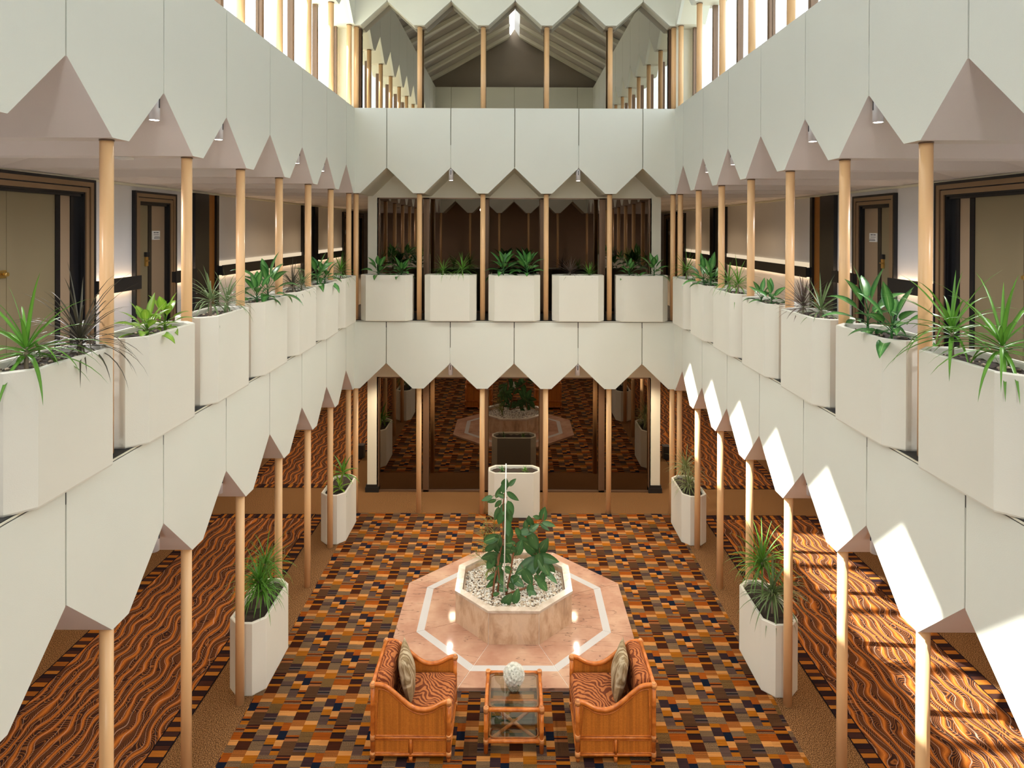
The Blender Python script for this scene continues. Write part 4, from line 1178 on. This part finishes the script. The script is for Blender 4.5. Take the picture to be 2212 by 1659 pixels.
def armchair_parts(root):
    fr = MB(); r = .0215
    for sy in (-1, 1):
        y = sy*HWY
        fr.tube(smooth_path([(x,y,z) for x, z in PROF], 4), r, 10)
        cane(fr, (-.352,y,.05), (-.352,y,.70), r); cane(fr, (.352,y,.05), (.352,y,.545), r)
        cane(fr, (-.352,y,.227), (.352,y,.227), .018); cane(fr, (-.352,y,.07), (.352,y,.07), .017)
        cane(fr, (0,y,.05), (0,y,.227), .017)
    cane(fr, (-.352,-HWY,.715), (-.352,HWY,.715), r)
    for z in (.07, .227):
        cane(fr, (-.352,-HWY,z), (-.352,HWY,z), .018); cane(fr, (.352,-HWY,z), (.352,HWY,z), .018)
    build('frame', fr, 'bamboo', root)
    bd = MB()
    for sy in (-1, 1):
        y = sy*HWY
        for x, z in ((-.352,.712), (.352,.548)):
            bd.ball((x,y,z), .031, .031, .034, 12)
        for x in (-.352, .352):
            for z in (.227, .07): bd.tube([(x,y,z-.028), (x,y,z+.028)], .0255, 12)
    build('binding', bd, 'binding', root)
    for sx in (-.352, 0, .352):
        for sy in (-1, 1):
            m = MB(); m.tube([(sx,sy*HWY,0), (sx,sy*HWY,.055)], [.017,.021], 10); build('leg', m, 'bamboo', root)
    for sy in (-1, 1):
        y = sy*HWY
        m = MB(); sp = [p for p in smooth_path([(x,0,z) for x, z in PROF], 4)]
        poly = [(p.x, y-.006, p.z-.01) for p in sp if -.345 < p.x < .345]
        poly = [(-.345,y-.006,.235), (-.345,y-.006,.70)]+poly+[(.345,y-.006,.54), (.345,y-.006,.235)]
        m.prism(poly, (0,.012,0)); build('side_panel', m, 'wicker', root)
        for x0, x1 in ((-.335,-.018), (.018,.335)):
            m = MB(); m.box(x0,x1,y-.006,y+.006,.085,.212); build('lower_panel', m, 'wicker', root)
        bead = MB(); 
        q = [(p.x*.955, y+sy*.010, p.z-.034) for p in sp if -.33 < p.x < .33]
        bead.tube([(-.322,y+sy*.010,.25)]+q+[(.322,y+sy*.010,.25), (-.322,y+sy*.010,.25)], .0055, 6, caps=False)
        for x0, x1 in ((-.33,-.022), (.022,.33)):
            bead.tube([(x0,y+sy*.008,.09), (x1,y+sy*.008,.09), (x1,y+sy*.008,.207), (x0,y+sy*.008,.207), (x0,y+sy*.008,.09)], .005, 6, caps=False)
        build('beading', bead, 'bamboo', root)
    m = MB(); m.box(-.358,-.346,-HWY,HWY,.085,.70); build('back_panel', m, 'wicker', root)
    m = MB(); m.box(.346,.358,-HWY+.01,HWY-.01,.085,.215); build('front_panel', m, 'wicker', root)
    m = MB(); rbox(m, -.20,.372,-.296,.296,.24,.43,.05,.022); build('seat_cushion', m, 'tiger_fabric', root)
    m = MB(); rbox(m, -.34,-.19,-.290,.290,.30,.765,.06); 
    build('back_cushion', m, 'tiger_fabric', root)
def pillow_mesh(sz, th):
    m = MB(); n = 14; rows = {}
    for s_ in (-1, 1):
        g = []
        for i in range(n+1):
            row = []
            for j in range(n+1):
                u, v = i/n*2-1, j/n*2-1
                pin = 1-.10*(1-abs(u)**2)*(abs(v)**4)-.0
                pin2 = 1-.10*(1-abs(v)**2)*(abs(u)**4)
                t = ((1-u**2)*(1-v**2))**.55
                wr = .008*math.sin(5*u+3*v)*t
                row.append(m.vert((s_*(th*.5*t+wr*.6), u*sz/2*pin2, v*sz/2*pin)))
            g.append(row)
        for i in range(n):
            for j in range(n):
                f_ = (g[i][j], g[i+1][j], g[i+1][j+1], g[i][j+1]); m.face(f_ if s_ > 0 else f_[::-1], 0, True)
    return m
GA = 'rattan armchairs'
ch = empty('armchair', (-.956, 5.96+HWY, 0), 0, 'rattan armchair with tiger-striped cushions at left of glass table', 'armchair', GA)
armchair_parts(ch)
ch2 = copy_tree(ch); ch2.location = (.945, 5.965+HWY, 0); ch2.rotation_euler = (0,0,PI)
tag(ch2, 'rattan armchair with tiger-striped cushions at right of glass table', 'armchair', GA)
pm = pillow_mesh(.43, .15)
p1 = build('pillow', pm, 'pillow_fabric', None, (-1.045, 5.985+HWY-.01, .615))
p1.rotation_euler = (0, -.20, .12)
tag(p1, 'brown and cream striped pillow leaning in the left armchair', 'pillow', 'striped scatter pillows')
p2 = p1.copy(); C.objects.link(p2); p2.location = (1.035, 5.985+HWY, .615); p2.rotation_euler = (0, .20, -.12)
tag(p2, 'brown and cream striped pillow leaning in the right armchair', 'pillow', 'striped scatter pillows')

# side table ------------------------------------------------------------------------
tb = empty('side_table', (0, 6.058+.255, 0), 0, 'square rattan side table with glass top and shelf between the armchairs', 'table')
hx, hy, ht = .262, .255, .43
m = MB()
for z in (ht-.018, .115):
    for sy in (-1, 1): cane(m, (-hx,sy*hy,z), (hx,sy*hy,z), .0185)
    for sx in (-1, 1): cane(m, (sx*hx,-hy,z), (sx*hx,hy,z), .0185)
build('frame', m, 'bamboo', tb)
for sx in (-1, 1):
    for sy in (-1, 1):
        m = MB(); cane(m, (sx*hx,sy*hy,0), (sx*hx,sy*hy,ht-.005), .021); lg = build('leg', m, 'bamboo', tb)
        for z in (ht-.018, .115):
            m = MB(); m.tube([(sx*hx,sy*hy,z-.026), (sx*hx,sy*hy,z+.024)], .0255, 10)
            build('binding', m, 'binding', lg)
        m = MB(); m.ball((sx*hx,sy*hy,ht-.004), .025, .025, .018, 10); build('cap', m, 'binding', lg)
m = MB()
cane(m, (-hx+.015,-hy+.015,.10), (hx-.015,hy-.015,.10), .016); cane(m, (-hx+.015,hy-.015,.10), (hx-.015,-hy+.015,.10), .016)
m.ball((0,0,.102), .03, .03, .024, 10)
build('cross_brace', m, 'bamboo', tb)
def rounded(hx_, hy_, r, n=5):
    out = []
    for cx_, cy_, a0 in ((hx_-r,hy_-r,0), (-hx_+r,hy_-r,PI/2), (-hx_+r,-hy_+r,PI), (hx_-r,-hy_+r,1.5*PI)):
        for k in range(n+1):
            a = a0+k/n*PI/2; out.append((cx_+r*math.cos(a), cy_+r*math.sin(a)))
    return out
for nm, z in (('table_top', ht-.012), ('shelf', .132)):
    m = MB(); m.prism([(x,y,z) for x, y in rounded(hx-.02,hy-.02,.045)], (0,0,.006)); g = build(nm, m, 'glass_table', tb)
    m = MB(); q = rounded(hx-.03,hy-.03,.05); q = q+[q[0]]; m.tube([(x,y,z-.008) for x, y in q], .008, 6, caps=False); build('rim_cane', m, 'bamboo', g)

# bouquet ----------------------------------------------------------------------------
vz = ht-.006
vs = empty('vase', (.0, 6.058+.235, vz), 0, 'round glass vase filled with white petals on the side table', 'vase')
m = MB(); m.lathe([(.030,0), (.045,.003), (.066,.03), (.070,.06), (.060,.095), (.052,.105), (.049,.103), (.056,.093), (.066,.06), (.062,.032), (.04,.007)], n=24); build('bowl', m, 'glass_vase', vs)
m = MB(); rv = random.Random(8)
for k in range(150):
    a = rv.uniform(0,6.28); z = rv.uniform(.014,.09); rr = .052*math.sin(min(1,(z+.01)/.07)*PI/2)*math.sqrt(rv.uniform(.3,1))
    m.ball((rr*math.cos(a), rr*math.sin(a), z), .014, .014, .010, 6)
o_ = build('petals', m, 'petal_soft', vs); o_['kind'] = 'stuff'
bq = empty('bouquet', (.0, 6.058+.235, vz+.10), 0, 'dome of white chrysanthemums in the glass vase on side table', 'flowers')
rb = random.Random(12)
def mum(mb, c, d, r):
    d = Vector(d).normalized(); a = d.orthogonal().normalized(); b = d.cross(a); c = Vector(c)
    for ring, (el, L, n) in enumerate(((18,1.0,14), (40,.92,12), (60,.8,9), (78,.6,6))):
        for k in range(n):
            az = 2*PI*(k+ring*.5)/n+rb.uniform(-.1,.1); e = math.radians(el)
            v = (a*math.cos(az)+b*math.sin(az))*math.cos(e)+d*math.sin(e)
            s_ = v.cross(d).normalized()*r*.16; t_ = c+v*r*L
            m0 = c+v*r*L*.6+d*r*.08
            ids = [mb.vert(c-s_*.4), mb.vert(c+s_*.4), mb.vert(m0+s_), mb.vert(m0-s_), mb.vert(t_+d*r*.12)]
            mb.face((ids[0],ids[1],ids[2],ids[3]), 0, True); mb.face((ids[3],ids[2],ids[4]), 0, True)
N = 64
for k in range(N):
    t = (k+.5)/N; ph = math.acos(1-1.62*t); az = k*2.39996
    d = Vector((math.sin(ph)*math.cos(az), math.sin(ph)*math.sin(az), math.cos(ph)))
    m = MB(); mum(m, d*.080+Vector((0,0,.055)), d, .034*rb.uniform(.9,1.15)); build('flower', m, 'petal_soft', bq)
m = MB(); m.ball((0,0,.05), .06, .06, .06, 12); build('flower_core', m, 'petal', bq)
m = MB()
for k in range(9):
    az = rb.uniform(0,6.28); m.leaf((.055*math.cos(az),.055*math.sin(az),.02), (math.cos(az),math.sin(az),-.1), .05, .014, .6, 4, 'lance')
build('leaves', m, 'leaf_rubber', bq)

# ------------------------------------------------------------------ light
sd = bpy.data.lights.new('sun', 'SUN'); sd.energy = 12.5; sd.angle = math.radians(.6); sd.color = (1,.95,.86)
so = bpy.data.objects.new('sun', sd); C.objects.link(so)
so.rotation_euler = Vector((5.45,-.432,-5.486)).to_track_quat('-Z', 'Y').to_euler()
so.location = (-20, 5, 25)
wd = bpy.data.worlds.new('sky'); bpy.context.scene.world = wd; wd.use_nodes = True
nt = wd.node_tree; bg = nt.nodes['Background']
bg.inputs[0].default_value = (.86,.93,1.0,1); bg.inputs[1].default_value = 1.7
def area(name, loc, sx, sy, direction, energy, col, portal=False):
    l = bpy.data.lights.new(name, 'AREA'); l.shape = 'RECTANGLE'; l.size = sx; l.size_y = sy; l.energy = energy; l.color = col
    o = bpy.data.objects.new(name, l); C.objects.link(o); o.location = loc
    o.rotation_euler = Vector(direction).to_track_quat('-Z', 'Y').to_euler()
    if portal: l.cycles.is_portal = True
    return o
for sg in (-1, 1):
    p = area('window_portal', SV(sg*3.0, 5.1, 7.15), 10*S, 1.9*S, (-sg,0,0), 1, (1,1,1), True)
area('window_portal', SV(0, -.5, 7.15), 5.6*S, 1.9*S, (0,1,0), 1, (1,1,1), True)
def spot_down(x, y, z, e, col=(1,.80,.56), size=150, rad=.06):
    l = bpy.data.lights.new('down_spot', 'SPOT'); l.energy = e; l.color = col; l.spot_size = math.radians(size); l.spot_blend = .8; l.shadow_soft_size = rad
    o = bpy.data.objects.new('down_spot', l); C.objects.link(o); o.location = SV(x, y, z)
# ceiling downlights of the corridors, plus added fill along the balconies
for sg in (-1, 1):
    for y in (1.08, 4.08, 7.08, 10.6, 13.5, 17.0): spot_down(sg*3.85, y, 1.97, 58)
    for y in (12.08, 14.08, 17.08): spot_down(sg*3.6, y, 5.0, 26, (1,.72,.42))
    for y, e in ((1.08,48), (3.08,50), (5.08,50), (7.08,26), (9.08,8)): spot_down(sg*3.4, y, 5.0, e, (1,.97,.97), 170)  # neutral fill added to brighten the balcony corridors, no fixtures
    spot_down(sg*1.0, 10.6, 1.97, 40); spot_down(sg*2.1, 10.55, 1.97, 30)
for x in (-1.04, 1.06):      # unseen fill spots added behind the viewpoint
    for z, e in ((5.15, 46), (2.15, 64)):
        l = bpy.data.lights.new('near_fill', 'SPOT'); l.energy = e; l.color = (1,.96,.88); l.spot_size = math.radians(130); l.spot_blend = .8; l.shadow_soft_size = .12
        o = bpy.data.objects.new('near_fill', l); C.objects.link(o); o.location = SV(x, .16, z)
        o.rotation_euler = Vector((0,1,-.35)).to_track_quat('-Z', 'Y').to_euler()
spot_down(-3.08, 5.079, 5.02, 12, (1,.9,.8))

# ------------------------------------------------------------------ camera and view
cd = bpy.data.cameras.new('camera'); cam = bpy.data.objects.new('camera', cd); C.objects.link(cam)
cd.sensor_fit = 'HORIZONTAL'; cd.sensor_width = 36; cd.lens = 1393.1/2212*36
cd.shift_x = (1106-1108.9)/2212; cd.shift_y = (501.7-829.5)/2212
cd.clip_start = .02; cd.clip_end = 200
cam.matrix_world = Matrix.Translation((-.0177*S, 0, 4.49*S)) @ Matrix.Rotation(PI/2-.00443, 4, 'X') @ Matrix.Rotation(.00316, 4, 'Z')
sc = bpy.context.scene; sc.camera = cam
sc.view_settings.view_transform = 'Standard'; sc.view_settings.look = 'None'; sc.view_settings.gamma = 1; sc.view_settings.use_curve_mapping = False
sc.view_settings.exposure = 1.05
cy = sc.cycles
cy.max_bounces = 7; cy.diffuse_bounces = 5; cy.glossy_bounces = 4; cy.transmission_bounces = 4; cy.transparent_max_bounces = 12
cy.caustics_reflective = False; cy.caustics_refractive = False; cy.sample_clamp_indirect = 8; cy.use_denoising = True
